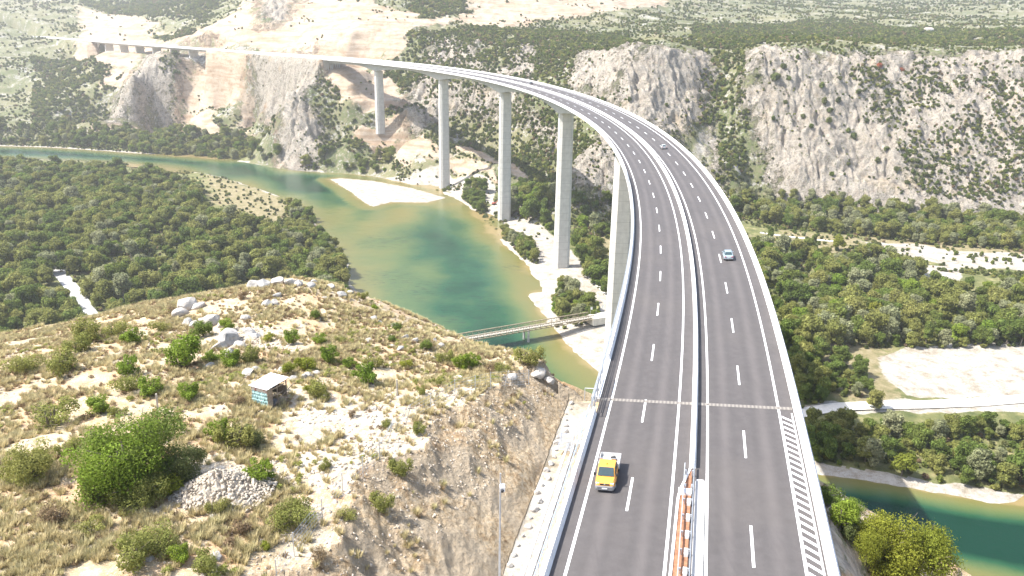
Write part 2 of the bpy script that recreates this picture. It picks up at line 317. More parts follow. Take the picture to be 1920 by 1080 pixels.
class MB:
    """collects simple solids into ONE mesh"""
    def __init__(s): s.v = []; s.f = []; s.m = []; s.cm = 0
    def add(s, V, F):
        n = len(s.v); s.v += [tuple(map(float, q)) for q in V]; s.f += [tuple(i+n for i in q) for q in F]; s.m += [s.cm]*len(F)
    def box(s, c, d, rz=0, tz=None):
        x, y, z = d[0]/2, d[1]/2, d[2]/2; ca, sa = math.cos(rz), math.sin(rz)
        V = [(c[0]+a*x*ca-b*y*sa, c[1]+a*x*sa+b*y*ca, c[2]+e*z) for e in (-1, 1) for a, b in ((-1, -1), (1, -1), (1, 1), (-1, 1))]
        s.add(V, [(3, 2, 1, 0), (4, 5, 6, 7), (0, 1, 5, 4), (1, 2, 6, 5), (2, 3, 7, 6), (3, 0, 4, 7)])
    def tube(s, a, b, r0, r1=None, n=8, caps=True):
        a = Vector(a); b = Vector(b); r1 = r0 if r1 is None else r1; d = (b-a).normalized()
        u = d.orthogonal().normalized(); w = d.cross(u)
        V = [a+(u*math.cos(t)+w*math.sin(t))*r0 for t in [2*math.pi*i/n for i in range(n)]]+[b+(u*math.cos(t)+w*math.sin(t))*r1 for t in [2*math.pi*i/n for i in range(n)]]
        Fs = [(i, (i+1) % n, n+(i+1) % n, n+i) for i in range(n)]
        if caps: Fs += [tuple(range(n-1, -1, -1)), tuple(range(n, 2*n))]
        s.add(V, Fs)
    def quad(s, *q): s.add(q, [tuple(range(len(q)))])
    def sweep(s, prof, s0, s1, step, closed=True, caps=True, off=0.):
        """profile [(offset, height)] swept along the motorway"""
        n = max(2, int(math.ceil((s1-s0)/step))+1); sv = np.linspace(s0, s1, n); V = []
        for q in sv:
            pr = prof(q) if callable(prof) else prof
            for o, h in pr: V.append(P(q, o+off, h))
            k = len(pr)
        Fs = []
        for i in range(n-1):
            for j in range(k if closed else k-1):
                a = i*k+j; b = i*k+(j+1) % k; Fs.append((a, b, b+k, a+k))
        if closed and caps: Fs += [tuple(range(k-1, -1, -1)), tuple((n-1)*k+j for j in range(k))]
        s.add(V, Fs)
    def loft(s, rings, caps=True):
        k = len(rings[0]); V = [p for r in rings for p in r]; Fs = [(i*k+j, i*k+(j+1) % k, (i+1)*k+(j+1) % k, (i+1)*k+j) for i in range(len(rings)-1) for j in range(k)]
        if caps: Fs += [tuple(range(k-1, -1, -1)), tuple((len(rings)-1)*k+j for j in range(k))]
        s.add(V, Fs)
    def build(s, name, mat=None, parent=None, smooth=False, mats=None, bevel=0, fixn=True):
        me = bpy.data.meshes.new(name); me.from_pydata(s.v, [], s.f)
        for m in (mats or ([mat] if mat else [])): me.materials.append(m)
        me.polygons.foreach_set('material_index', s.m)
        if fixn or bevel:
            bm = bmesh.new(); bm.from_mesh(me); bmesh.ops.recalc_face_normals(bm, faces=bm.faces)
            if bevel: bmesh.ops.bevel(bm, geom=[e for e in bm.edges if e.is_manifold and e.calc_face_angle(0) > .5], offset=bevel, segments=2, profile=.7, affect='EDGES')
            bm.to_mesh(me); bm.free()
        if smooth: me.polygons.foreach_set('use_smooth', [True]*len(me.polygons))
        me.update(); o = bpy.data.objects.new(name, me); COL.objects.link(o)
        if parent: o.parent = parent
        return o
# ------------------------------------------------------------------ materials
class NT:
    def __init__(s, name, rough=.8, spec=.3):
        s.m = bpy.data.materials.new(name); s.m.use_nodes = True; s.t = s.m.node_tree; s.b = s.t.nodes['Principled BSDF']
        s.b.inputs['Roughness'].default_value = rough; s.b.inputs['Specular IOR Level'].default_value = spec
        s.tc = s.t.nodes.new('ShaderNodeTexCoord')
    def n(s, t, **k):
        q = s.t.nodes.new(t)
        for a, b in k.items(): setattr(q, a, b)
        return q
    def l(s, a, b): s.t.links.new(a, b)
    def vec(s, scale=(1, 1, 1), src='Object'):
        q = s.n('ShaderNodeMapping'); q.inputs['Scale'].default_value = scale; s.l(s.tc.outputs[src], q.inputs[0]); return q.outputs[0]
    def noise(s, scale, det=4, rough=.6, vec=None, dist=0):
        q = s.n('ShaderNodeTexNoise'); q.inputs['Scale'].default_value = scale; q.inputs['Detail'].default_value = det; q.inputs['Roughness'].default_value = rough; q.inputs['Distortion'].default_value = dist
        s.l(vec if vec is not None else s.tc.outputs['Object'], q.inputs['Vector']); return q.outputs['Fac']
    def vor(s, scale, vec=None, out='Distance', feat='F1', rnd=1):
        q = s.n('ShaderNodeTexVoronoi', feature=feat); q.inputs['Scale'].default_value = scale; q.inputs['Randomness'].default_value = rnd
        s.l(vec if vec is not None else s.tc.outputs['Object'], q.inputs['Vector']); return q.outputs[out]
    def ramp(s, f, stops):
        q = s.n('ShaderNodeValToRGB'); e = q.color_ramp.elements
        while len(e) < len(stops): e.new(.5)
        for i, (p, c) in enumerate(stops): e[i].position = p; e[i].color = (c if isinstance(c, tuple) else (c, c, c))+(1,) if not (isinstance(c, tuple) and len(c) == 4) else c
        s.l(f, q.inputs[0]); return q.outputs[0]
    def mix(s, f, a, b, mode='MIX'):
        q = s.n('ShaderNodeMix', data_type='RGBA', blend_type=mode)
        for v, i in ((f, 0), (a, 6), (b, 7)):
            if isinstance(v, (int, float)): q.inputs[i].default_value = v if i == 0 else (v, v, v, 1)
            elif isinstance(v, tuple): q.inputs[i].default_value = v+(1,)
            else: s.l(v, q.inputs[i])
        return q.outputs[2]
    def math(s, op, a, b=0., c=0.):
        q = s.n('ShaderNodeMath', operation=op)
        for v, i in ((a, 0), (b, 1), (c, 2)):
            if isinstance(v, (int, float)): q.inputs[i].default_value = v
            else: s.l(v, q.inputs[i])
        return q.outputs[0]
    def bump(s, h, dist=.05, strength=1, prev=None):
        q = s.n('ShaderNodeBump'); q.inputs['Strength'].default_value = strength; q.inputs['Distance'].default_value = dist; s.l(h, q.inputs['Height'])
        if prev is not None: s.l(prev, q.inputs['Normal'])
        s.l(q.outputs[0], s.b.inputs['Normal']); return q.outputs[0]
    def col(s, c):
        if isinstance(c, tuple): s.b.inputs['Base Color'].default_value = c+(1,)
        else: s.l(c, s.b.inputs['Base Color'])
        return s
def plain(name, c, rough=.6, metal=0, var=.12, scale=3., spec=.4):
    q = NT(name, rough, spec); f = q.noise(scale, 5)
    d = tuple(x*(1-var) for x in c); e = tuple(min(1, x*(1+var)) for x in c)
    q.col(q.ramp(f, [(.3, d), (.7, e)])); q.b.inputs['Metallic'].default_value = metal; return q.m
def attr(q, name):
    a = q.n('ShaderNodeAttribute', attribute_name=name); s = q.n('ShaderNodeSeparateColor'); q.l(a.outputs['Color'], s.inputs[0]); return s.outputs
# ---- ground
def mat_ground():
    q = NT('ground_cover', .95, .1)
    A = attr(q, 'zones_a'); B = attr(q, 'zones_b'); Cc = attr(q, 'zones_c')   # a: rock cream white | b: gravel stony cut | c: meadow near lowland
    n1 = q.noise(.5, 6, .65); n2 = q.noise(.06, 5, .6); n3 = q.noise(2.2, 5, .7); n4 = q.noise(.012, 4, .6); pr_ = q.math('ADD', q.noise(.045, 7, .75), q.math('MULTIPLY', q.math('SUBTRACT', q.noise(.4, 5, .7), .5), .7))
    n5 = q.noise(7., 3, .7)
    # dry grass and soil on the near hill
    gr = q.ramp(n1, [(.28, (.20, .145, .085)), (.40, (.34, .265, .165)), (.52, (.45, .365, .245)), (.72, (.51, .43, .315))])
    gr = q.mix(q.ramp(n3, [(.46, 0.), (.64, .35)]), gr, (.25, .22, .10))
    gr = q.mix(q.ramp(q.noise(.22, 4), [(.47, 0.), (.62, .7)]), gr, (.45, .275, .15))
    gr = q.mix(q.ramp(n5, [(.56, 0.), (.64, .7)]), gr, (.66, .58, .46))
    # far hillsides: pale scrubland with stones
    hs = q.ramp(n2, [(.25, (.10, .105, .06)), (.45, (.165, .15, .095)), (.6, (.26, .225, .155)), (.75, (.37, .33, .26))])
    hs = q.mix(q.ramp(q.noise(.35, 6, .75), [(.40, 0.), (.54, .9)]), hs, (.10, .125, .045))
    hs = q.mix(q.ramp(n4, [(.42, 0.), (.6, .45)]), hs, (.24, .21, .12))
    hs = q.mix(q.ramp(pr_, [(.56, 0.), (.62, .85)]), hs, (.38, .355, .32))
    wob = q.math('ADD', q.math('MULTIPLY', q.math('SUBTRACT', q.noise(.35, 6, .7), .5), 1.0), q.math('MULTIPLY', q.math('SUBTRACT', q.noise(.06, 4, .6), .5), 1.3))
    wobn = q.math('MULTIPLY', q.math('SUBTRACT', q.noise(1.3, 6, .75), .5), 1.8)
    def th(a, w=None, lo=.42, hi=.58): return q.ramp(q.math('ADD', a, wob if w is None else w), [(lo, 0.), (hi, 1.)])
    base = q.mix(Cc[1], hs, gr)
    # river flats
    fl = q.ramp(q.noise(.15, 5), [(.3, (.075, .095, .035)), (.55, (.17, .17, .07)), (.75, (.33, .28, .15))])
    base = q.mix(Cc[2], base, fl)
    me = q.ramp(q.noise(.25, 6, .7), [(.3, (.13, .13, .055)), (.5, (.25, .21, .115)), (.7, (.34, .29, .19))])
    base = q.mix(th(Cc[0]), base, me)
    # limestone: vertical streaks, cracks, ledges
    vs = q.vec((1, 1, .7)); r1 = q.noise(.16, 8, .72, vs, .6); r2 = q.noise(.9, 6, .75, vs)
    vo = q.vor(.28, q.vec((1, 1, .5)), 'Distance', 'DISTANCE_TO_EDGE')
    rk = q.ramp(r1, [(.30, (.18, .145, .11)), (.39, (.34, .285, .225)), (.51, (.455, .40, .325)), (.72, (.55, .495, .42))])
    rk = q.mix(q.ramp(r2, [(.38, .75), (.52, 0.)]), rk, (.17, .16, .15))
    rk = q.mix(q.ramp(vo, [(0., .3), (.06, 0.)]), rk, (.16, .15, .13))
    rk = q.mix(q.ramp(q.noise(.05, 4), [(.56, 0.), (.7, .55)]), rk, (.46, .36, .24))
    rk = q.mix(q.ramp(q.noise(.45, 5, .7), [(.57, 0.), (.63, .8)]), rk, (.105, .12, .05))
    rockf = th(A[0]); base = q.mix(rockf, base, rk)
    # excavated earth
    cr = q.ramp(q.noise(.05, 7, .7, q.vec((1, 1, 3.))), [(.3, (.24, .165, .105)), (.42, (.36, .275, .19)), (.56, (.46, .375, .285)), (.78, (.34, .225, .145))])
    cr = q.mix(q.ramp(q.noise(.4, 6, .7), [(.3, .5), (.5, 0.)]), cr, (.26, .19, .13))
    cr = q.mix(q.ramp(q.noise(.035, 6, .7, q.vec((.35, .35, 5.))), [(.50, 0.), (.60, .65)]), cr, (.30, .20, .125))
    base = q.mix(th(A[1]), base, cr)
    base = q.mix(th(A[2], q.math('MULTIPLY', wob, .4)), base, (.58, .56, .53))
    # pale river gravel
    gv = q.ramp(q.noise(.16, 8, .78), [(.32, (.20, .165, .115)), (.43, (.33, .29, .23)), (.52, (.40, .37, .32)), (.66, (.47, .445, .40))])
    gv = q.mix(q.ramp(q.noise(1.1, 5, .8), [(.36, .6), (.48, 0.)]), gv, (.22, .185, .14))
    base = q.mix(th(B[0], q.math('ADD', q.math('MULTIPLY', wob, .55), q.math('MULTIPLY', wobn, .12))), base, gv)
    # stony yard
    so2 = q.ramp(q.vor(3.2, None, 'Color'), [(.1, (.32, .27, .20)), (.5, (.50, .45, .37)), (.9, (.64, .61, .55))])
    so2 = q.mix(q.ramp(q.noise(1.1, 6, .7), [(.42, 0.), (.6, .85)]), so2, gr)
    base = q.mix(q.math('MULTIPLY', th(B[1], wobn, .35, .75), .85), base, so2)
    # blasted cutting
    cv = q.noise(1.3, 10, .8); cu = q.ramp(cv, [(.34, (.17, .11, .06)), (.43, (.39, .28, .165)), (.52, (.54, .42, .275)), (.66, (.64, .54, .39))])
    cu = q.mix(q.ramp(q.noise(.16, 5, .65), [(.42, .75), (.55, 0.)]), cu, (.46, .38, .28))
    cu = q.mix(q.ramp(q.noise(.25, 4, .65, q.vec((1, 1, 1.3))), [(.58, 0.), (.72, .6)]), cu, (.36, .22, .11))
    cu = q.mix(q.ramp(q.vor(2.4), [(.0, .6), (.2, 0.)]), cu, (.56, .50, .42))
    base = q.mix(B[2], base, cu)
    q.col(base)
    hh = q.math('ADD', q.math('MULTIPLY', r1, 2.2), q.math('MULTIPLY', r2, .7))
    far = q.math('ADD', rockf, q.math('MULTIPLY', q.math('SUBTRACT', 1., rockf), .22))
    far = q.math('MULTIPLY', far, q.math('SUBTRACT', 1., q.math('MULTIPLY', Cc[1], .9)))
    b1 = q.bump(q.math('MULTIPLY', hh, far), 2.2, .9)
    nh = q.math('ADD', q.math('MULTIPLY', q.noise(2.0, 7, .75), .45), q.math('MULTIPLY', q.vor(2.0), .22))
    q.bump(q.math('MULTIPLY', nh, q.math('ADD', .35, q.math('MULTIPLY', B[2], 2.6))), .8, .9, b1)
    return q.m
def mat_water():
    q = NT('river_water', .10, .13); D = attr(q, 'depth')
    w = q.noise(.03, 5, .6)
    d = q.math('ADD', D[0], q.math('MULTIPLY', q.math('SUBTRACT', w, .5), .55))
    c = q.ramp(d, [(.0, (.25, .19, .085)), (.12, (.15, .135, .045)), (.32, (.125, .132, .046)), (.54, (.075, .112, .042)), (.8, (.018, .068, .031)), (1., (.004, .030, .016))])
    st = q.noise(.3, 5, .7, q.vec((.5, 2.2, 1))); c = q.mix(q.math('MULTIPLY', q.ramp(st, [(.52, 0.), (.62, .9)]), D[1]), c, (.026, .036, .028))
    q.col(c); q.b.inputs['IOR'].default_value = 1.33
    q.bump(q.math('ADD', q.noise(.8, 5, .7, q.vec((1, .6, 1))), q.math('MULTIPLY', q.noise(.12, 4), 1.5)), .22, .6)
    return q.m
def mat_asphalt():
    q = NT('asphalt', .75, .35); A = attr(q, 'lane')
    n = q.noise(.9, 6, .7); f = q.noise(18, 3, .7)
    c = q.ramp(n, [(.3, (.078, .069, .066)), (.7, (.104, .093, .089))])
    c = q.mix(q.ramp(f, [(.4, .35), (.6, 0.)]), c, (.055, .052, .05))
    c = q.mix(q.math('MULTIPLY', A[0], q.math('MULTIPLY', q.noise(.15, 4), 1.5)), c, (.125, .111, .105))
    c = q.mix(q.ramp(q.noise(.5, 6, .75, q.vec((1, .12, 1))), [(.52, 0.), (.66, .4)]), c, (.062, .056, .054)); c = q.mix(q.math('MULTIPLY', A[1], .5), c, (.056, .052, .05))
    c = q.mix(q.ramp(q.noise(.05, 5, .6), [(.5, 0.), (.75, .4)]), c, (.115, .10, .088))
    q.col(c); q.bump(f, .01, .4); return q.m
def mat_concrete(name, c, streak=.4):
    q = NT(name, .85, .2); v = q.vec((1, 1, .12)); s = q.noise(.8, 6, .7, v); n = q.noise(.35, 5)
    k = q.ramp(n, [(.3, tuple(x*.86 for x in c)), (.7, tuple(min(.85, x*1.06) for x in c))])
    k = q.mix(q.math('MULTIPLY', q.ramp(s, [(.5, 0.), (.75, 1.)]), streak), k, tuple(x*.55 for x in c))
    z = q.n('ShaderNodeSeparateXYZ'); q.l(q.tc.outputs['Object'], z.inputs[0])
    j = q.math('LESS_THAN', q.math('FRACT', q.math('DIVIDE', z.outputs[2], 4.6)), .035)
    k = q.mix(q.math('MULTIPLY', j, .6), k, tuple(x*.5 for x in c)); q.col(k); q.bump(n, .02, .3); return q.m
M = {}
M['ground'] = mat_ground(); M['water'] = mat_water(); M['asphalt'] = mat_asphalt()
M['conc'] = mat_concrete('pier_concrete', (.58, .56, .52)); M['conc_deck'] = plain('girder_concrete', (.46, .45, .43), .85, 0, .08, .5)
M['white_conc'] = plain('pale_parapet_concrete', (.74, .73, .71), .8, 0, .07, .8)
M['paint'] = plain('road_paint', (.80, .80, .79), .6, 0, .06, 2.)
M['steel'] = plain('galvanised_steel', (.50, .52, .54), .45, .6, .12, 2.)
M['rail_blue'] = plain('blue_grey_rail', (.36, .43, .52), .5, .2, .1, 2.)
M['dark'] = plain('dark_rubber', (.03, .03, .032), .7, 0, .1); M['soil'] = plain('red_soil', (.30, .145, .08), .95, 0, .4, 1.5)
M['joint'] = None
def mat_joint():
    q = NT('joint_steel', .6, .4); A = attr(q, 'lane'); c = q.ramp(q.noise(4., 4), [(.35, (.13, .115, .10)), (.7, (.19, .17, .15))])
    c = q.mix(q.math('MULTIPLY', A[0], .8), c, (.27, .245, .21)); q.col(c); return q.m
M['joint'] = mat_joint()
def mat_leaf(name, c0, c1, c2, trans=.42):
    q = NT(name, .75, .15); oi = q.n('ShaderNodeObjectInfo'); A = attr(q, 'tint')
    c = q.ramp(oi.outputs['Random'], [(0., c0), (.5, c1), (1., c2)])
    c = q.mix(q.ramp(A[0], [(0., .55), (1., 0.)]), c, tuple(x*.45 for x in c1))
    c = q.mix(q.ramp(A[0], [(.55, 0.), (1., .5)]), c, tuple(min(1, x*1.7+.02) for x in c1))
    c = q.mix(q.math('MULTIPLY', q.noise(.25, 2), .35), c, c2)
    q.col(c); tr = q.n('ShaderNodeBsdfTranslucent'); q.l(c, tr.inputs[0]); mx = q.n('ShaderNodeMixShader'); mx.inputs[0].default_value = trans
    q.l(q.b.outputs[0], mx.inputs[1]); q.l(tr.outputs[0], mx.inputs[2]); q.l(mx.outputs[0], q.t.nodes['Material Output'].inputs[0]); return q.m
M['leaf_dark'] = mat_leaf('dark_green_leaves', (.095, .155, .028), (.15, .205, .04), (.21, .235, .052))
M['leaf_olive'] = mat_leaf('olive_green_leaves', (.20, .225, .055), (.26, .275, .07), (.31, .295, .09))
M['leaf_willow'] = mat_leaf('grey_green_leaves', (.26, .285, .14), (.33, .345, .18), (.37, .365, .20))
M['leaf_bright'] = mat_leaf('bright_green_leaves', (.14, .23, .026), (.20, .28, .034), (.26, .32, .04))
M['leaf_yellow'] = mat_leaf('yellow_green_leaves', (.19, .23, .03), (.25, .28, .035), (.31, .31, .04))
M['leaf_scrub'] = mat_leaf('scrub_leaves', (.09, .125, .038), (.135, .165, .052), (.19, .19, .075))
M['leaf_brown'] = mat_leaf('dry_brown_twigs', (.22, .15, .09), (.28, .20, .12), (.33, .25, .14))
M['leaf_rust'] = mat_leaf('rusty_red_leaves', (.36, .10, .05), (.40, .13, .06), (.42, .17, .08))
M['dry_grass'] = mat_leaf('dry_grass_blades', (.50, .41, .22), (.56, .47, .27), (.44, .41, .21), .35)
M['bark'] = plain('bark', (.17, .14, .11), .9, 0, .3, 4.); M['bark_pale'] = plain('pale_bark', (.45, .41, .35), .9, 0, .2, 3.)
M['stone'] = None
def mat_stone(name, c):
    q = NT(name, .9, .2); oi = q.n('ShaderNodeObjectInfo'); n = q.noise(1.5, 7, .75)
    k = q.ramp(n, [(.3, tuple(x*.45 for x in c)), (.5, c), (.75, tuple(min(.82, x*1.25) for x in c))])
    k = q.mix(q.math('MULTIPLY', oi.outputs['Random'], .3), k, (.62, .52, .40)); q.col(k); q.bump(n, .15, .7); return q.m
M['stone'] = mat_stone('limestone_rock', (.38, .365, .34)); M['stone_white'] = mat_stone('white_stone', (.48, .415, .33))
# ------------------------------------------------------------------ the ground sheet
def fan():
    az = np.concatenate([np.arange(-39, 39.01, .068), np.arange(41, 80, 2.5), np.arange(80, 281, 6), np.arange(281, 321, 2.5)]); az = az[az < 320.9]
    r = [2.]
    def adv(to, f):
        while r[-1] < to: r.append(r[-1]*(1+f))
    adv(30, .06); adv(150, .0062); adv(560, .0055); adv(1130, .0017); adv(1700, .0034); adv(2600, .007); adv(9000, .03)
    r = np.array(r); a = np.radians(az); Rr, A = np.meshgrid(r, a, indexing='ij')
    xy = np.stack([Rr*np.sin(A), Rr*np.cos(A)], -1).reshape(-1, 2); nr, na = len(r), len(az)
    i = np.arange(nr-1)[:, None]*na; j = np.arange(na); jn = (j+1) % na
    Fq = np.stack([i+j, i+jn, i+na+jn, i+na+j], -1).reshape(-1, 4)
    return xy, Fq
def paint(me, name, arr):
    at = me.attributes.new(name, 'FLOAT_COLOR', 'POINT'); c = np.ones((len(arr), 4), np.float32); c[:, :arr.shape[1]] = arr; at.data.foreach_set('color', c.ravel())
xy, Fq = fan(); z = Hs(xy); z0 = z.copy(); mk = masks(xy); z = relief(xy, z, mk); z, cut = carve(xy, z)
ground = mesh_np('ground', np.column_stack([xy, z]), Fq, M['ground'], smooth=True); tag(ground, kind='structure')
rr = np.hypot(xy[:, 0], xy[:, 1])
cream = np.minimum(mk['cream'], np.minimum(1-mk['green'], 1-mk['rock'])); grav = mk['gravel'].copy()
dsh = pdist(xy, RIVER) if False else None
m = (rr < 1300) & (z0 < 14) & (xy[:, 1] > 100); dd = pdist(xy[m], np.vstack([SF]), False); wj = fbm(xy[m][:, 0]/14, xy[m][:, 1]/14, 91, 3)*3
g = grav[m]; g[(dd+wj < 4.5)] = 1; dn = pdist(xy[m], SN, False); g[(dn+wj < 1.5)] = 1; g[inpoly(xy[m], BAR)] = 1; grav[m] = g
m = (rr < 200); s_, o_ = nearest(xy[m], -140, 10, 2.); g = grav[m]; sh_ = (o_ > -15.1) & (o_ < -11.5) & (s_ < 0); g[sh_] = .62+.35*fbm(xy[m][sh_, 0]/2.5, xy[m][sh_, 1]/2.5, 95, 3); grav[m] = g; cut[np.where(m)[0][sh_]] = 0
paint(ground.data, 'zones_a', np.column_stack([mk['rock'], cream, mk['white']]))
paint(ground.data, 'zones_b', np.column_stack([np.maximum(grav, mk['scree']*.55), mk['stony']*(rr < 200), cut]))
paint(ground.data, 'zones_c', np.column_stack([mk['meadow'], 1-sstep(170, 260, rr), 1-sstep(4, 8, z0)]))
del xy, Fq
# ------------------------------------------------------------------ river
def build_river():
    xs = np.arange(-900, 701, 4.); ys = np.arange(150, 1040, 4.); X, Y = np.meshgrid(xs, ys); q = np.stack([X, Y], -1).reshape(-1, 2)
    ins = inpoly(q, RIVER); d = pdist(q, RIVER); d = np.where(ins, d, -d); db = pdist(q, BAR); db = np.where(inpoly(q, BAR), -db, db)
    keep = d > -16; nx = len(xs); idx = np.arange(len(q)).reshape(X.shape)
    f = np.stack([idx[:-1, :-1], idx[:-1, 1:], idx[1:, 1:], idx[1:, :-1]], -1).reshape(-1, 4); f = f[keep[f].all(1)]
    used = np.unique(f); mp = np.zeros(len(q), int); mp[used] = np.arange(len(used)); q = q[used]; d = d[used]; db = db[used]
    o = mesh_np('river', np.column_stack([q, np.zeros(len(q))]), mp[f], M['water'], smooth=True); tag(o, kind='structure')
    dep = np.clip(d/38, 0, 1)
    def blob(u, v, ru, val, dep):
        c = at_z(u, v)[:2]; e = at_z(u+ru, v)[:2]; rad = np.hypot(*(e-c)); w = np.exp(-(((q[:, 0]-c[0])/rad)**2+((q[:, 1]-c[1])/(rad*2.2))**2)); return dep+(val-dep)*w
    for b in ((690,430,70,.34),(750,400,60,.22),(720,480,70,.42),(800,520,60,.5),(640,400,40,.3),(760,570,60,.55),(845,380,30,.15),(905,470,20,.6),(940,420,18,.3),(960,480,25,.18),(985,530,28,.12),(1540,905,12,.4)): dep = blob(*b, dep)
    for b in ((450,318,60,.95),(560,345,50,.92),(620,370,30,.7),(900,600,60,.85),(880,560,60,.8),(930,640,60,.95),(1690,1000,80,1.),(850,430,30,.75),(870,500,40,.85)): dep = blob(*b, dep)
    e_ = q[:, 0] > 70; dep = np.where(e_, np.clip(d/13, 0, 1.35), dep)
    dep = np.where(db < 14, np.minimum(dep, np.clip(db/40, 0, 1)+.03), dep)
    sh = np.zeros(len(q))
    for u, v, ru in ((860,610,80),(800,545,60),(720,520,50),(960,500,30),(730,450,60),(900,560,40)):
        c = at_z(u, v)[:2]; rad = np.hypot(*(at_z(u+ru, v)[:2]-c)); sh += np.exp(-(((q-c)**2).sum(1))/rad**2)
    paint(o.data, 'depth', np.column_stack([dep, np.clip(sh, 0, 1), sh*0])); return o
build_river()
# ------------------------------------------------------------------ lanes of track on the valley floor
def ribbon(name, px, width, mat, lift=.12, z=None, step=4.):
    p = hit(px)[:, :2] if z is None else np.array([at_z(u, v, z)[:2] for u, v in px]); p = smooth(p, 2)
    L = np.concatenate([[0], np.cumsum(np.hypot(*np.diff(p, axis=0).T))]); t = np.arange(0, L[-1], step); p = np.stack([np.interp(t, L, p[:, 0]), np.interp(t, L, p[:, 1])], 1)
    d = np.gradient(p, axis=0); d /= np.hypot(d[:, 0], d[:, 1])[:, None]; nrm = np.stack([-d[:, 1], d[:, 0]], 1)
    ks = np.linspace(-.5, .5, 5); q = (p[:, None]+nrm[:, None]*ks[None, :, None]*width).reshape(-1, 2); zz = H(q).reshape(-1, 5); zz[:] = zz.max(1)[:, None]
    zz = zz.ravel()+lift; n = len(p); i = np.arange(n-1)[:, None]*5; j = np.arange(4); f = np.stack([i+j, i+j+1, i+j+6, i+j+5], -1).reshape(-1, 4)
    o = mesh_np(name, np.column_stack([q, zz]), f, mat, smooth=True); tag(o, kind='structure'); return o
M['track'] = plain('gravel_track', (.66, .62, .54), .95, 0, .12, .6); M['pale_asphalt'] = plain('old_asphalt', (.40, .39, .37), .9, 0, .1, .8)
ribbon('country_road', [(90,485),(120,520),(150,558),(172,590),(196,628),(215,660)], 7, M['pale_asphalt'], .25, 4.)
ribbon('gravel_track', [(1490,772),(1560,762),(1640,757),(1780,752),(1960,740)], 7, M['track'], .15, 3.5)
ribbon('gravel_track', [(1425,437),(1480,443),(1530,449),(1580,453)], 4, M['track'], .2, 3.5)
ribbon('gravel_track', [(1100,508),(1150,560),(1180,600)], 5, M['track'], .15, 3.2)
# ------------------------------------------------------------------ motorway surface
def strip(name, s0, s1, o0, o1, step, dz, mat, parent=None, cols=2, lane=False):
    n = max(2, int((s1-s0)/step)+1); sv = np.linspace(s0, s1, n); ov = np.linspace(o0, o1, cols); V = np.array([[P(s, o, dz) for o in ov] for s in sv]).reshape(-1, 3)
    i = np.arange(n-1)[:, None]*cols; j = np.arange(cols-1); f = np.stack([i+j, i+j+1, i+cols+j+1, i+cols+j], -1).reshape(-1, 4)
    o = mesh_np(name, V, f, mat, parent, smooth=True)
    if lane:
        O = np.tile(ov, n); w = sum(np.exp(-((O-c)/.38)**2) for c in (-8.7, -6.9, -4.8, -3.0, 2.4, 4.2, 6.4, 8.4)); e = sum(np.exp(-((O-c)/.5)**2) for c in (-7.8, -3.9, 3.3, 7.4)); paint(o.data, 'lane', np.column_stack([w*.0+e*.6, w*.5, w*0]))
    return o
road = strip('motorway', -110, 2000, -11.25, 11.05, 4, 0, M['asphalt'], None, 90, True); tag(road, kind='structure')
def line(o, s0, s1, w, name='edge_line', side=None):
    return strip(name, s0, s1, o-w/2, o+w/2, 3, .006, M['paint'], road)
for o in (-9.85, -1.85, 1.45): line(o, -110, 1990, .26)
line(9.42, -110, 1990, .26)
def dashes(o, s0, name):
    k = 0; s = s0
    while s < 1000: line(o, s, s+6, .24, name); s += 18.09; k += 1
dashes(-5.8, -23.6-36.18, 'lane_dash')
dashes(5.3, -30.2-18.09, 'lane_dash')
b = MB(); s = -100.
while s < -2.4:   # hatched hard shoulder
    V = [P(s, 9.62, .006), P(s+.42, 9.62, .006), P(s+.42-1.05, 10.72, .006), P(s-1.05, 10.72, .006)]; b.add(V, [(0, 1, 2, 3)]); s += 1.22
b.build('hatching', M['paint'], road)
strip('edge_line', -110, -1.2, 10.70, 10.86, 3, .010, M['paint'], road)
tt = bpy.data.objects  # expansion joints: steel combs across the road
def joint(s):
    ov = np.arange(-11.1, 10.95, .11); V = []; 
    for o in ov: V += [P(s-.36, o, .014), P(s+.36, o, .014)]
    n = len(ov); f = [(2*i, 2*i+2, 2*i+3, 2*i+1) for i in range(n-1)]
    o = mesh_np('expansion_joint', V, f, M['joint'], road); k = (np.arange(n) % 4 < 2)*1.; paint(o.data, 'lane', np.repeat(k, 2)[:, None]*np.ones((1, 3)))
joint(0.); joint(945.)
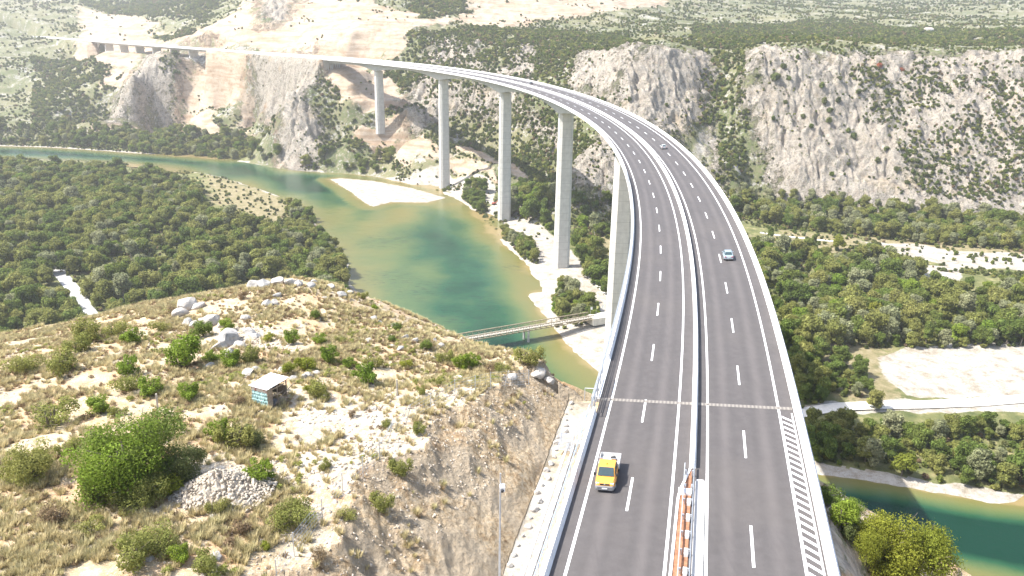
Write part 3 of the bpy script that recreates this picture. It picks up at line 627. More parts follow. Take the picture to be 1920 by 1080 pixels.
# ------------------------------------------------------------------ viaduct
PIERS = [111, 258, 405, 552, 699, 846]
via = empty('viaduct', P(0)); via.location = (0, 0, 0)
tag(via, 'long curved concrete motorway viaduct on tall piers sweeping over the green river', 'bridge')
def depth(s):
    e = [0]+PIERS+[945]
    for a, c in zip(e[:-1], e[1:]):
        if a <= s <= c:
            t = (s-a)/(c-a); ha = 4.6 if a == 0 else 8.8; hc = 4.6 if c == 945 else 8.8; mid = 3.9
            return mid+(ha-mid)*max(0, 1-t*2)**2+(hc-mid)*max(0, t*2-1)**2
    return 4.6
def gprof(s):
    d = depth(s); return [(-11.75, -.04), (11.75, -.04), (11.75, -.42), (6.2, -.95), (4.9, -d), (-4.9, -d), (-6.2, -.95), (-11.75, -.42)]
b = MB(); b.sweep(gprof, 0, 945, 7); b.build('deck_girder', M['conc_deck'], via)
def pier(s):
    c = P(s, 0); th = HD(s); top = c[2]-8.7; zb = min(H(c[None, :2])[0], c[2]-40)-2.; b = MB(); rings = []
    for t, zz in ((0, zb), (1, top)):
        w = 4.7-.45*t; d = 3.5-.4*t; k = 1.7; pr = [(-w+k, -d), (w-k, -d), (w, -d+k*.8), (w, d-k*.8), (w-k, d), (-w+k, d), (-w, d-k*.8), (-w, -d+k*.8)]
        rings.append([(c[0]+a*math.cos(th)-e*math.sin(th), c[1]+a*math.sin(th)+e*math.cos(th), zz) for a, e in pr])
    b.loft(rings); o = b.build('pier', M['conc'], via)
for s in PIERS: pier(s)
b = MB()
b.sweep([(-11.7, -.5), (11.7, -.5), (11.7, -9), (-11.7, -9)], -4, 1.2, 3); b.sweep([(-11.7, -.5), (-10.9, -.5), (-10.9, -7), (-11.7, -7)], 1.2, 5, 3); b.build('abutment', M['conc_deck'], via)
b = MB(); b.sweep([(-11.6, -.5), (11.6, -.5), (11.6, -12), (-11.6, -12)], 943.5, 950, 3); b.build('abutment', M['conc_deck'], via)
# parapets, kerbs and rails of the bridge
b = MB(); b.sweep([(-11.95, -.45), (-11.95, .22), (-11.25, .22), (-11.25, -.04), (-11.6, -.45)], 0, 950, 6); b.build('edge_beam', M['white_conc'], via)
b = MB(); b.sweep([(11.05, -.04), (11.05, .18), (11.95, .22), (11.95, -.45), (11.6, -.45)], -110, 950, 6); b.build('edge_beam', M['white_conc'], via)
b = MB(); b.sweep([(11.15, .2), (11.28, .95), (11.60, .95), (11.68, .22)], -110, 950, 6); b.build('parapet', M['white_conc'], via)
b = MB(); b.sweep([(-11.72, .22), (-11.70, 1.0), (-11.48, 1.0), (-11.36, .22)], 12, 950, 6); b.build('parapet', M['white_conc'], via)
b = MB(); s = -4.
while s < 150:
    b.box(P(s, -11.86, 1.2), (.09, .09, 1.9), HD(s)); s += 2.
for h in (.95, 1.35, 1.75, 2.1): b.sweep([(-11.9, h-.035), (-11.82, h-.035), (-11.82, h+.035), (-11.9, h+.035)], -4, 150, 4)
b.build('safety_railing', M['steel'], via)
b = MB()
for s0 in (-5.0, 0.6):                                            # framed screens beside the joint
    for s1 in (s0, s0+2.3, s0+4.6): b.box(P(s1, -11.62, 1.35), (.1, .1, 2.3), HD(s1))
    for h in (.5, 1.7, 2.45): b.sweep([(-11.66, h-.05), (-11.58, h-.05), (-11.58, h+.05), (-11.66, h+.05)], s0, s0+4.6, 4)
b.build('joint_screen', M['steel'], via)
# expansion slots visible on the deck edge
# median wall of the bridge
mw = MB(); mw.sweep([(-.34, 0), (-.20, .35), (-.13, .92), (.13, .92), (.20, .35), (.34, 0)], -15, 1990, 6)
o = mw.build('median_barrier', M['white_conc']); tag(o, 'pale concrete barrier between the two carriageways of the motorway', 'barrier')
# far continuation parapets
b = MB(); b.sweep([(-11.7, -.3), (-11.7, .9), (-11.3, .9), (-11.2, -.3)], 950, 1990, 10)
o = b.build('roadside_barrier', M['white_conc']); tag(o, 'pale barrier on the valley side of the motorway beyond the far end of the viaduct', 'barrier')
b = MB(); b.sweep([(11.3, -.3), (11.3, .9), (11.6, .9), (11.7, -.3)], 950, 1990, 10)
o = b.build('roadside_barrier', M['white_conc']); tag(o, 'pale barrier on the mountain side of the motorway beyond the far end of the viaduct', 'barrier')
# second, distant viaduct
v2 = empty('viaduct'); tag(v2, 'low distant viaduct on short stout piers at the far left of the motorway', 'bridge')
b = MB(); b.sweep([(-12, -.1), (12, -.1), (12, -.6), (7, -1.0), (6, -3.2), (-6, -3.2), (-7, -1.0), (-12, -.6)], 1222, 1645, 12); b.build('deck_girder', M['conc_deck'], v2)
for s in (1290, 1350, 1412, 1474, 1536, 1598):
    c = P(s, 0); zb = H(c[None, :2])[0]-3; b = MB(); th = HD(s); b.box((c[0], c[1], (c[2]-3.1+zb)/2), (13, 3.2, c[2]-3.1-zb), th); b.build('pier', M['conc'], v2, bevel=.5)
b = MB(); b.sweep([(-12, -.5), (12, -.5), (12, -12), (-12, -12)], 1212, 1224, 6); b.build('abutment', M['white_conc'], v2)
b = MB(); b.sweep([(-12, -.5), (12, -.5), (12, -12), (-12, -12)], 1643, 1655, 6); b.build('abutment', M['white_conc'], v2)
# ------------------------------------------------------------------ near end of the median: opening with soil bed, kerbs and guardrails
med = empty('median_strip'); tag(med, 'opening of the median at the near end with red soil bed between white kerbs', 'median strip')
def taper(s): return -.34-min(1., max(0., (-15.2-s)/5.))*1.0-max(0, (-20.2-s))*.012
b = MB(); b.sweep(lambda s: [(taper(s)+.2, .004), (taper(s)+.2, .10), (-.05, .10), (-.05, .004)], -110, -15.4, 1.5); b.build('soil_bed', M['soil'], med)
b = MB(); b.sweep(lambda s: [(taper(s), .0), (taper(s), .2), (taper(s)+.24, .2), (taper(s)+.24, .0)], -110, -15.2, 1.5); b.build('kerb', M['white_conc'], med)
b = MB(); b.sweep([(1.0, .0), (1.0, .16), (1.22, .16), (1.22, .0)], -110, -17.5, 3); b.box(P(-17.4, .75, .08), (.7, .22, .17), HD(-17.4)); b.build('kerb', M['white_conc'], med)
b = MB(); b.sweep([(.3, .0), (.3, .09), (1.0, .09), (1.0, .0)], -110, -17.5, 3); b.build('drain_channel', M['conc_deck'], med)
b = MB(); b.box(P(-19.8, -.62, .2), (1.25, .9, .3), HD(-19)); b.tube(P(-19.8, -.62, .34), P(-19.8, -.62, .37), .26, n=16); b.build('manhole', M['white_conc'], med)
for k in range(18): b = MB(); b.box(P(-21.6-k*2.6, -.22, .2), (.34, .9, .34), HD(-20)); b.build('concrete_block', M['white_conc'], med)
def wbeam(name, o, s0, s1, flip, label, post_step=2.6):
    g = empty(name); tag(g, label, 'guardrail')
    f = -1 if flip else 1; pr = [(o, .75), (o+.06*f, .70), (o, .62), (o+.06*f, .54), (o, .46), (o-.02*f, .46), (o+.03*f, .54), (o-.03*f, .62), (o+.03*f, .70), (o-.02*f, .75)]
    b = MB(); b.sweep(pr, s0, s1, 3); b.build('beam', M['steel'], g)
    s = s0+.4; k = 0
    while s < s1 and k < 90:
        b = MB(); b.box(P(s, o-.16*f, .36), (.12, .1, .72), HD(s)); b.box(P(s, o-.06*f, .62), (.16, .16, .2), HD(s)); b.build('post', M['steel'], g); s += post_step; k += 1
    return g
wbeam('guardrail', -.78, -95, -15.2, True, 'steel guardrail in the median along the red soil facing the left carriageway')
wbeam('guardrail', .12, -95, -15.2, False, 'steel guardrail in the median beside the grey drain facing the right carriageway')
# ------------------------------------------------------------------ left verge of the near road
b = MB(); k = 0; s = -108.
while s < -5.2:                                                     # precast barrier elements
    b.sweep([(-11.85, -.3), (-11.80, .30), (-11.72, .86), (-11.36, .86), (-11.26, .30), (-11.15, 0), (-11.15, -.3)], s+.04, s+3.96, 2); s += 4.
o = b.build('concrete_barrier', M['white_conc']); tag(o, 'white jointed concrete barrier along the left edge of the near road', 'barrier')
hr = empty('handrail'); tag(hr, 'blue grey steel tube rail on posts behind the left roadside barrier', 'railing')
b = MB()
for s in np.arange(-108, -4, 2.): b.tube(P(s, -12.05, 1.12), P(s+2.02, -12.05, 1.12), .075, n=8)
b.build('rail', M['rail_blue'], hr)
for s in np.arange(-90, -4, 4.): b = MB(); b.tube(P(s, -12.05, -.6), P(s, -12.05, 1.1), .05, n=6); b.build('post', M['steel'], hr)
ch = MB(); ch.sweep([(-13.55, -1.25), (-13.55, -.35), (-13.35, -.35), (-13.25, -.62), (-12.95, -.62), (-12.85, -.35), (-12.65, -.35), (-12.65, -1.25)], -110, -11, 3)
o = ch.build('drainage_channel', M['white_conc']); tag(o, 'pale concrete drainage channel on the gravel shelf left of the near road', 'drainage channel')
b = MB(); b.sweep([(-12.62, -.9), (-12.62, -.52), (-12.0, -.5), (-12.0, -.9)], -110, -12, 3); o = b.build('soil_verge', plain('stony_verge_earth', (.40, .30, .21), .95, 0, .3, 2.)); tag(o, kind='structure')
sf = empty('shelf_fence'); tag(sf, 'light steel fence running on the shelf between the drainage channel and the road barrier', 'fence')
for s in np.arange(-60, -3, 2.5):
    b = MB(); b.tube(P(s, -12.55, -.9), P(s, -12.55, .9), .035, n=6); b.box(P(s, -12.55, -.55), (.25, .25, .12), HD(s)); b.build('post', M['steel'], sf)
b = MB()
for h in (.1, .5, .88):
    for s in np.arange(-60, -6, 2.5): b.tube(P(s, -12.55, h), P(s+2.5, -12.55, h), .022, n=5)
b.build('fence_wire', M['steel'], sf)
# louvred panel standing on the shelf
pn = empty('louvred_panel'); tag(pn, 'grey louvred metal panel standing over the drainage channel beside the near road', 'metal panel')
c = P(-12.3, -13.5); th = HD(-12.3); b = MB()
ux = np.array([math.cos(th), math.sin(th), 0]); uy = np.array([-math.sin(th), math.cos(th), 0]); 
for k in range(13):
    p = c+uy*(k*.2-1.1)+np.array([0, 0, .18+k*.058]); b.box(p, (1.35, .11, .04), th)
b.build('slat', M['steel'], pn)
b = MB()
for sx in (-.7, .7): b.tube(c+ux*sx-uy*1.25+np.array([0, 0, .12]), c+ux*sx+uy*1.5+np.array([0, 0, .95]), .05, n=6)
b.tube(c+ux*.7+uy*1.5+np.array([0, 0, -.6]), c+ux*.7+uy*1.5+np.array([0, 0, .95]), .05, n=6); b.tube(c-ux*.7+uy*1.5+np.array([0, 0, -.6]), c-ux*.7+uy*1.5+np.array([0, 0, .95]), .05, n=6)
b.build('frame', M['steel'], pn)
# bracket at the joint
c = P(.3, -13.2); e = P(.3, -12.0); z0_ = H(c[None, :2])[0]
b = MB(); b.tube((c[0], c[1], c[2]-2.2), (c[0], c[1], c[2]+1.2), .05, n=6); b.tube((c[0], c[1], c[2]+1.2), (e[0], e[1], e[2]+1.2), .05, n=6); b.tube((e[0], e[1], e[2]+1.2), (e[0], e[1], e[2]-.4), .05, n=6)
o = b.build('end_gate', M['steel']); tag(o, 'thin steel frame closing the gap between shelf and viaduct end', 'gate')
# camera mast
mz = H([(-.68, 54.2)])[0]; mt = empty('camera_mast', (-.68, 54.2, mz)); tag(mt, 'slender grey steel mast with a white camera near its top on the shelf', 'mast')
b = MB(); b.tube((0, 0, -.3), (0, 0, 109.25-mz), .10, .055, 10); b.build('pole', M['steel'], mt)
b = MB(); b.box((.16, -.1, 108.05-mz), (.42, .5, .42)); b.tube((.16, -.1, 108.3-mz), (.16, -.1, 108.36-mz), .22, .16, 12); b.build('camera_box', M['white_conc'], mt, bevel=.03)
b = MB(); b.tube((.16, -.36, 108.0-mz), (.16, -.5, 107.95-mz), .13, .11, 12); b.build('lens', M['dark'], mt)
# row of edging stones at the foot of the cutting
def stone_mesh(r, seed, flat=.75, sub=2):
    bm = bmesh.new(); bmesh.ops.create_icosphere(bm, subdivisions=sub, radius=r); rs = np.random.default_rng(seed); ph = rs.uniform(0, 50, 3)
    pl = [(Vector(rs.normal(size=3)).normalized(), r*rs.uniform(.62, .9)) for _ in range(9)]
    for v in bm.verts:
        for nrm, dd in pl:
            k = v.co.dot(nrm)
            if k > dd: v.co -= nrm*(k-dd)
        n = float(vn(np.array([v.co.x/r*1.6+ph[0]+v.co.z/r]), np.array([v.co.y/r*1.6+ph[1]-v.co.z/r*.7]), seed)[0]); v.co *= .82+.36*n; v.co.z *= flat
    me = bpy.data.meshes.new('stone'); bm.to_mesh(me); bm.free(); return me
EST = [stone_mesh(.44, 100+i) for i in range(4)]
for me in EST: me.materials.append(M['stone'])
for i, (u, v) in enumerate([(1078,778),(1062,776),(1055,790),(1049,802),(1043,815),(1038,828),(1034,840),(1029,850),(1023,860),(1018,872),(1012,884),(1008,895),(1003,904),(996,915),(989,925),(983,940),(976,953),(968,972),(963,990),(957,1003),(951,1015),(947,1028),(943,1042),(939,1056),(936,1070)]):
    s = -1.-i*1.45; c = P(s, -14.5+random.uniform(-.35, .35)); z_ = H(c[None, :2])[0]
    o = bpy.data.objects.new('edging_stone', EST[i % 4]); COL.objects.link(o); o.location = (c[0], c[1], z_+.12); o.rotation_euler = (0, 0, random.uniform(0, 6)); k = random.uniform(.4, 1.15); o.scale = (k, k*random.uniform(.6, 1), k)
    tag(o, 'pale rough stone in the row at the foot of the cutting', 'stone', 'edging stones at the foot of the cutting')
# ------------------------------------------------------------------ vehicles (x forward, y left, z up)
M['van_orange'] = plain('orange_paint', (.74, .33, .05), .4, 0, .04, 1., .5); M['glass'] = plain('dark_glass', (.035, .06, .065), .08, 0, .1, 1., .7)
M['grey_plastic'] = plain('grey_plastic', (.20, .20, .205), .6); M['alu'] = plain('aluminium_boards', (.62, .61, .58), .5, .2, .08)
M['silver_blue'] = plain('silver_blue_paint', (.36, .45, .50), .3, .35, .03, 1., .6); M['silver'] = plain('silver_paint', (.50, .50, .49), .3, .35, .03, 1., .6)
M['black_paint'] = plain('black_paint', (.03, .032, .038), .3, 0, .05, 1., .6); M['lamp'] = plain('lamp_glass', (.72, .72, .70), .15); M['red_lamp'] = plain('red_lamp_glass', (.45, .03, .03), .25); M['plate'] = plain('number_plate', (.75, .75, .72), .5)
M['white_paint'] = plain('white_paint', (.78, .78, .77), .35, 0, .03, 1., .5)
def ring(x, w, zl, zh, tw=.88, r=.14):
    return [(x, y, z) for y, z in ((-w*.86, zl), (-w, zl+r), (-w, zh-r*1.3), (-w*tw, zh), (w*tw, zh), (w, zh-r*1.3), (w, zl+r), (w*.86, zl))]
def wheel(parent, x, y, r=.33, w=.22):
    b = MB(); b.tube((x, y-w/2, r), (x, y+w/2, r), r, n=20); o = b.build('wheel', M['dark'], parent)
    sgn = 1 if y > 0 else -1; b = MB(); b.tube((x, y+sgn*w*.48, r), (x, y+sgn*w*.56, r), r*.62, r*.55, n=14); b.build('rim', M['steel'], o)
def car(name, loc, rz, paint_, label, L=4.5, Wd=.88, sedan=True):
    g = empty(name, loc, rz); tag(g, label, 'car')
    h = L/2; b = MB()
    b.loft([ring(-h, Wd*.80, .38, .80), ring(-h+.12, Wd*.93, .26, .94), ring(-h+.7, Wd, .20, 1.0), ring(-h+1.3, Wd, .18, .98), ring(0, Wd, .18, .95), ring(h-1.3, Wd, .18, .93), ring(h-.5, Wd*.97, .20, .82), ring(h-.1, Wd*.88, .26, .68), ring(h, Wd*.76, .34, .60)])
    b.build('body', paint_, g, smooth=False, bevel=.02)
    xs = (-h+.55, -h+1.25, h-1.75, h-1.05) if sedan else (-h+.15, -h+.6, h-1.75, h-1.05)
    def cab(k, dz, a, name, mat):
        b = MB(); r = []
        z0, z1 = .93, 1.42
        for (x, z, w) in ((xs[0], z0, Wd*.90), (xs[1], z1, Wd*.68), (xs[2], z1, Wd*.68), (xs[3], z0, Wd*.90)): r.append((x, z, w))
        V = [(x, s*w, z) for x, z, w in r for s in (-1, 1)]
        b.add(V, [(0, 2, 4, 6), (1, 7, 5, 3), (0, 1, 3, 2), (2, 3, 5, 4), (4, 5, 7, 6), (0, 6, 7, 1)]); return b.build(name, mat, g, bevel=.05)
    cab(0, 0, 0, 'windows', M['glass'])
    b = MB(); b.loft([[(x, y, z) for y, z in ((-Wd*.70, 1.39), (-Wd*.62, 1.45), (Wd*.62, 1.45), (Wd*.70, 1.39))] for x in (xs[1]-.02, (xs[1]+xs[2])/2, xs[2]+.02)]); b.build('roof', paint_, g)
    b = MB()
    for s in (-1, 1):
        for xa, za, xb, zb in ((xs[0], .95, xs[1], 1.42), (xs[3], .95, xs[2], 1.42)): b.tube((xa, s*Wd*.89, za), (xb, s*Wd*.67, zb), .045, n=5)
        b.tube(((xs[1]+xs[2])/2-.1, s*Wd*.91, .95), ((xs[1]+xs[2])/2-.1, s*Wd*.69, 1.42), .04, n=5)
    b.build('pillars', paint_, g)
    for s in (-1, 1):
        b = MB(); b.box((h-.12, s*Wd*.66, .66), (.16, .36, .14)); b.build('headlight', M['lamp'], g, bevel=.02)
        b = MB(); b.box((-h+.07, s*Wd*.70, .80), (.16, .34, .16)); b.build('tail_light', M['red_lamp'], g, bevel=.02)
        b = MB(); b.box((h-1.35, s*(Wd+.09), .98), (.14, .2, .13)); b.build('wing_mirror', paint_, g, bevel=.03)
        wheel(g, h-.85, s*(Wd-.10)); wheel(g, -h+.85, s*(Wd-.10))
    b = MB(); b.box((-h+.01, 0, .66), (.04, .52, .12)); b.build('number_plate', M['plate'], g)
    b = MB(); b.box((-h+.03, 0, .40), (.12, Wd*1.6, .14)); b.build('bumper', M['grey_plastic'], g, bevel=.03)
    return g
def heading(s, flip): return HD(s)+math.pi/2+(math.pi if flip else 0)
def tiltset(g, s, o): g.rotation_euler.x = -math.atan(bank(s)) if False else 0; g.location.z += .01
def on_road(g, s, o, flip):
    t = HD(s); fw = Vector((-math.sin(t), math.cos(t), 0)); d = Vector(P(s+1, o)-P(s-1, o)).normalized(); r = Vector(P(s, o+1)-P(s, o-1)).normalized(); up = r.cross(d).normalized()
    f = -d if flip else d; l = up.cross(f); m = Matrix((f, l, up)).transposed().to_4x4(); m.translation = Vector(P(s, o, .008)); g.matrix_world = m
c1 = car('car', (0, 0, 0), 0, M['silver_blue'], 'silver blue saloon car driving away in the right carriageway, nearest car on the viaduct'); on_road(c1, 63.6, 6.75, False)
c2 = car('car', (0, 0, 0), 0, M['silver'], 'small silver car driving away in the right carriageway on the middle of the viaduct curve', 4.2, .86, False); on_road(c2, 203, 5.3, False)
c3 = car('car', (0, 0, 0), 0, M['black_paint'], 'dark car far off in the right carriageway where the viaduct curves left', 4.6, .9); on_road(c3, 510, 6.0, False)
def pickup():
    g = empty('pickup_truck'); tag(g, 'orange yellow crew cab pickup truck with open pale flatbed driving toward the viewer', 'pickup truck')
    b = MB(); W_ = .96
    b.loft([ring(2.62, W_*.80, .42, .82), ring(2.52, W_*.92, .34, 1.0), ring(2.2, W_*.98, .32, 1.13, .86), ring(1.62, W_, .32, 1.24, .9), ring(.3, W_, .32, 1.22, .96), ring(-.55, W_, .34, 1.22, .96)]); b.build('body', M['van_orange'], g, bevel=.03)
    b = MB(); V = []
    for x, z, w in ((-.55, 1.18, W_*.96), (-.50, 1.92, W_*.84), (.95, 1.95, W_*.84), (1.66, 1.2, W_*.93)):
        V += [(x, -w, z), (x, w, z)]
    b.add(V, [(0, 2, 4, 6), (1, 7, 5, 3), (0, 1, 3, 2), (2, 3, 5, 4), (4, 5, 7, 6), (0, 6, 7, 1)]); b.build('cab', M['van_orange'], g, bevel=.06)
    b = MB(); b.quad((1.645, -.80, 1.27), (1.645, .80, 1.27), (1.03, .71, 1.90), (1.03, -.71, 1.90)); o = b.build('windscreen', M['glass'], g); o.location = (.035, 0, .03)
    for s in (-1, 1):
        for x0, x1, x2, x3 in ((.55, 1.42, .92, .50), (-.42, .42, .38, -.40)):
            b = MB(); b.quad((x0, s*.925, 1.30), (x1, s*.915, 1.30), (x2, s*.835, 1.84), (x3, s*.835, 1.84)); o = b.build('side_window', M['glass'], g); o.location.y = s*.02
        b = MB(); b.box((2.45, s*.70, .88), (.20, .34, .26)); b.build('headlight', M['lamp'], g, bevel=.04)
        b = MB(); b.box((1.45, s*1.10, 1.35), (.12, .24, .28)); b.build('wing_mirror', M['dark'], g, bevel=.03)
        b = MB(); b.box((.1, s*.985, .95), (1.9, .02, .05)); b.build('door_trim', M['grey_plastic'], g)
        wheel(g, 1.75, s*.85, .34, .24); wheel(g, -1.75, s*.85, .34, .24)
    b = MB(); b.loft([ring(2.70, W_*.82, .30, .66), ring(2.62, W_*.97, .26, .76), ring(2.2, W_*1.01, .26, .70)]); b.build('bumper', M['grey_plastic'], g, bevel=.03)
    b = MB(); b.box((2.60, 0, .90), (.06, .95, .13)); b.build('grille', M['dark'], g); b = MB(); b.tube((2.62, 0, .93), (2.65, 0, .93), .07, n=12); b.build('badge', M['steel'], g)
    b = MB(); b.box((2.715, 0, .50), (.03, .52, .12)); b.build('number_plate', M['plate'], g)
    b = MB(); b.box((-1.75, 0, .88), (2.35, 2.02, .08)); b.box((-1.75, 0, .70), (2.3, .8, .26)); b.build('flatbed', M['alu'], g)
    b = MB()
    for s in (-1, 1): b.box((-1.75, s*1.02, 1.11), (2.36, .04, .40))
    b.box((-2.92, 0, 1.11), (.04, 2.04, .40)); b.box((-.60, 0, 1.15), (.05, 2.0, .50)); b.build('side_boards', M['alu'], g)
    b = MB()
    for s in (-1, 1): b.tube((-.62, s*.9, .9), (-.62, s*.9, 1.95), .03, n=6)
    b.tube((-.62, -.9, 1.95), (-.62, .9, 1.95), .03, n=6); b.build('rack', M['steel'], g)
    t = MB(); t.box((-2.3, .35, 1.0), (.7, .5, .18), .4); t.build('toolbox', M['dark'], g)
    b = MB(); b.tube((.5, 0, 1.95), (.5, 0, 2.07), .08, n=10); b.build('beacon', M['van_orange'], g)
    return g
g = pickup(); on_road(g, -18.2, -8.2, True)
# ------------------------------------------------------------------ hut on the hill
def hut():
    p = hit([(507, 754)], H)[0]; g = empty('hut', (p[0], p[1], p[2]), R(-27)); tag(g, 'ramshackle little hut with pale sheet roof and torn teal tarpaulin front on the dry hill', 'hut')
    W_, D_, Hf, Hb = 2.1, 2.7, 2.25, 2.45
    wood = plain('weathered_wood', (.30, .24, .18), .9, 0, .3, 5.); tq = NT('teal_tarpaulin', .7, .2); n = tq.noise(2.2, 6, .7)
    tq.col(tq.ramp(n, [(.36, (.10, .14, .14)), (.46, (.30, .46, .45)), (.62, (.40, .58, .57)), (.75, (.62, .72, .70))]))
    wr = tq.n('ShaderNodeTexWave'); wr.inputs['Scale'].default_value = 2.; wr.inputs['Distortion'].default_value = 5.; tq.l(tq.tc.outputs['Object'], wr.inputs[0]); tq.bump(wr.outputs['Fac'], .05, .6)
    for x, y, h in ((-W_/2, -D_/2, Hf), (W_/2, -D_/2, Hf), (-W_/2, D_/2, Hb), (W_/2, D_/2, Hb), (W_/2, 0, Hf+.1)):
        b = MB(); b.box((x, y, h/2-.25), (.09, .09, h+.5)); b.build('post', wood, g)
    b = MB(); nx, nz = 14, 12; V = []; Fs = []
    for i in range(nx+1):
        for j in range(nz+1):
            x = -W_/2+W_*i/nx; z = .02+1.72*j/nz; V.append((x, -D_/2-.06+.05*math.sin(i*1.7+j*.8)+.03*math.sin(j*2.3), z))
    Fs = [(i*(nz+1)+j, (i+1)*(nz+1)+j, (i+1)*(nz+1)+j+1, i*(nz+1)+j+1) for i in range(nx) for j in range(nz)]
    b.add(V, Fs); b.build('tarpaulin', tq.m, g)
    br = NT('patched_boards', .9, .2); br.col(br.ramp(br.vor(5., None, 'Color'), [(.2, (.55, .44, .36)), (.28, (.35, .12, .10)), (.4, (.62, .54, .46)), (.8, (.58, .50, .42))]))
    b = MB(); b.box((0, -D_/2-.02, 1.98), (W_, .05, .5)); b.build('front_board', br.m, g)
    b = MB(); b.box((W_/2+.03, -D_/2+.32, 1.1), (.05, .62, 2.0)); b.box((W_/2+.03, -.1, 1.95), (.05, 2.2, .12)); b.box((W_/2+.03, -.3, 1.2), (.05, 1.3, .12), 0); b.build('side_boards', wood, g)
    b = MB(); b.box((-W_/2-.03, 0, 1.1), (.05, D_, 2.1)); b.box((0, D_/2+.03, 1.0), (W_, .05, 1.1)); b.build('back_boards', wood, g)
    rf = NT('roof_sheet', .6, .3); wv = rf.n('ShaderNodeTexWave'); wv.inputs['Scale'].default_value = 3.2; rf.l(rf.vec((0, 1, 0)), wv.inputs[0]); rf.col(rf.mix(rf.ramp(rf.noise(1.2, 5), [(.4, 0.), (.7, .5)]), (.70, .70, .71), (.55, .52, .50)))
    b = MB(); k = 24; V = []
    for i in range(k+1):
        y = -D_/2-.25+(D_+.5)*i/k; z = 2.27+.2*(i/k)+.03*math.sin(i*2.1)
        V += [(-W_/2-.2, y, z), (W_/2+.2, y, z), (-W_/2-.2, y, z-.03), (W_/2+.2, y, z-.03)]
    Fs = []
    for i in range(k):
        a = i*4; Fs += [(a, a+1, a+5, a+4), (a+2, a+6, a+7, a+3), (a, a+4, a+6, a+2), (a+1, a+3, a+7, a+5)]
    Fs += [(0, 2, 3, 1), (k*4, k*4+1, k*4+3, k*4+2)]
    b.add(V, Fs); b.build('roof', rf.m, g)
    for a, e in (((1.0, -.6, .1), (1.3, 2.2, 1.6)), ((1.2, .2, .9), (2.3, 1.0, .5)), ((1.1, .9, .2), (2.0, .6, 1.4)), ((.6, -.9, 0), (1.5, .3, .4)), ((.2, -.6, .1), (.9, 1.0, 1.1))):
        b = MB(); b.tube(a, e, .045, n=6); b.build('loose_pole', wood, g)
    b = MB(); b.box((.5, -.2, .25), (.9, .7, .5), .3); b.build('crate', M['grey_plastic'], g, bevel=.03)
hut()
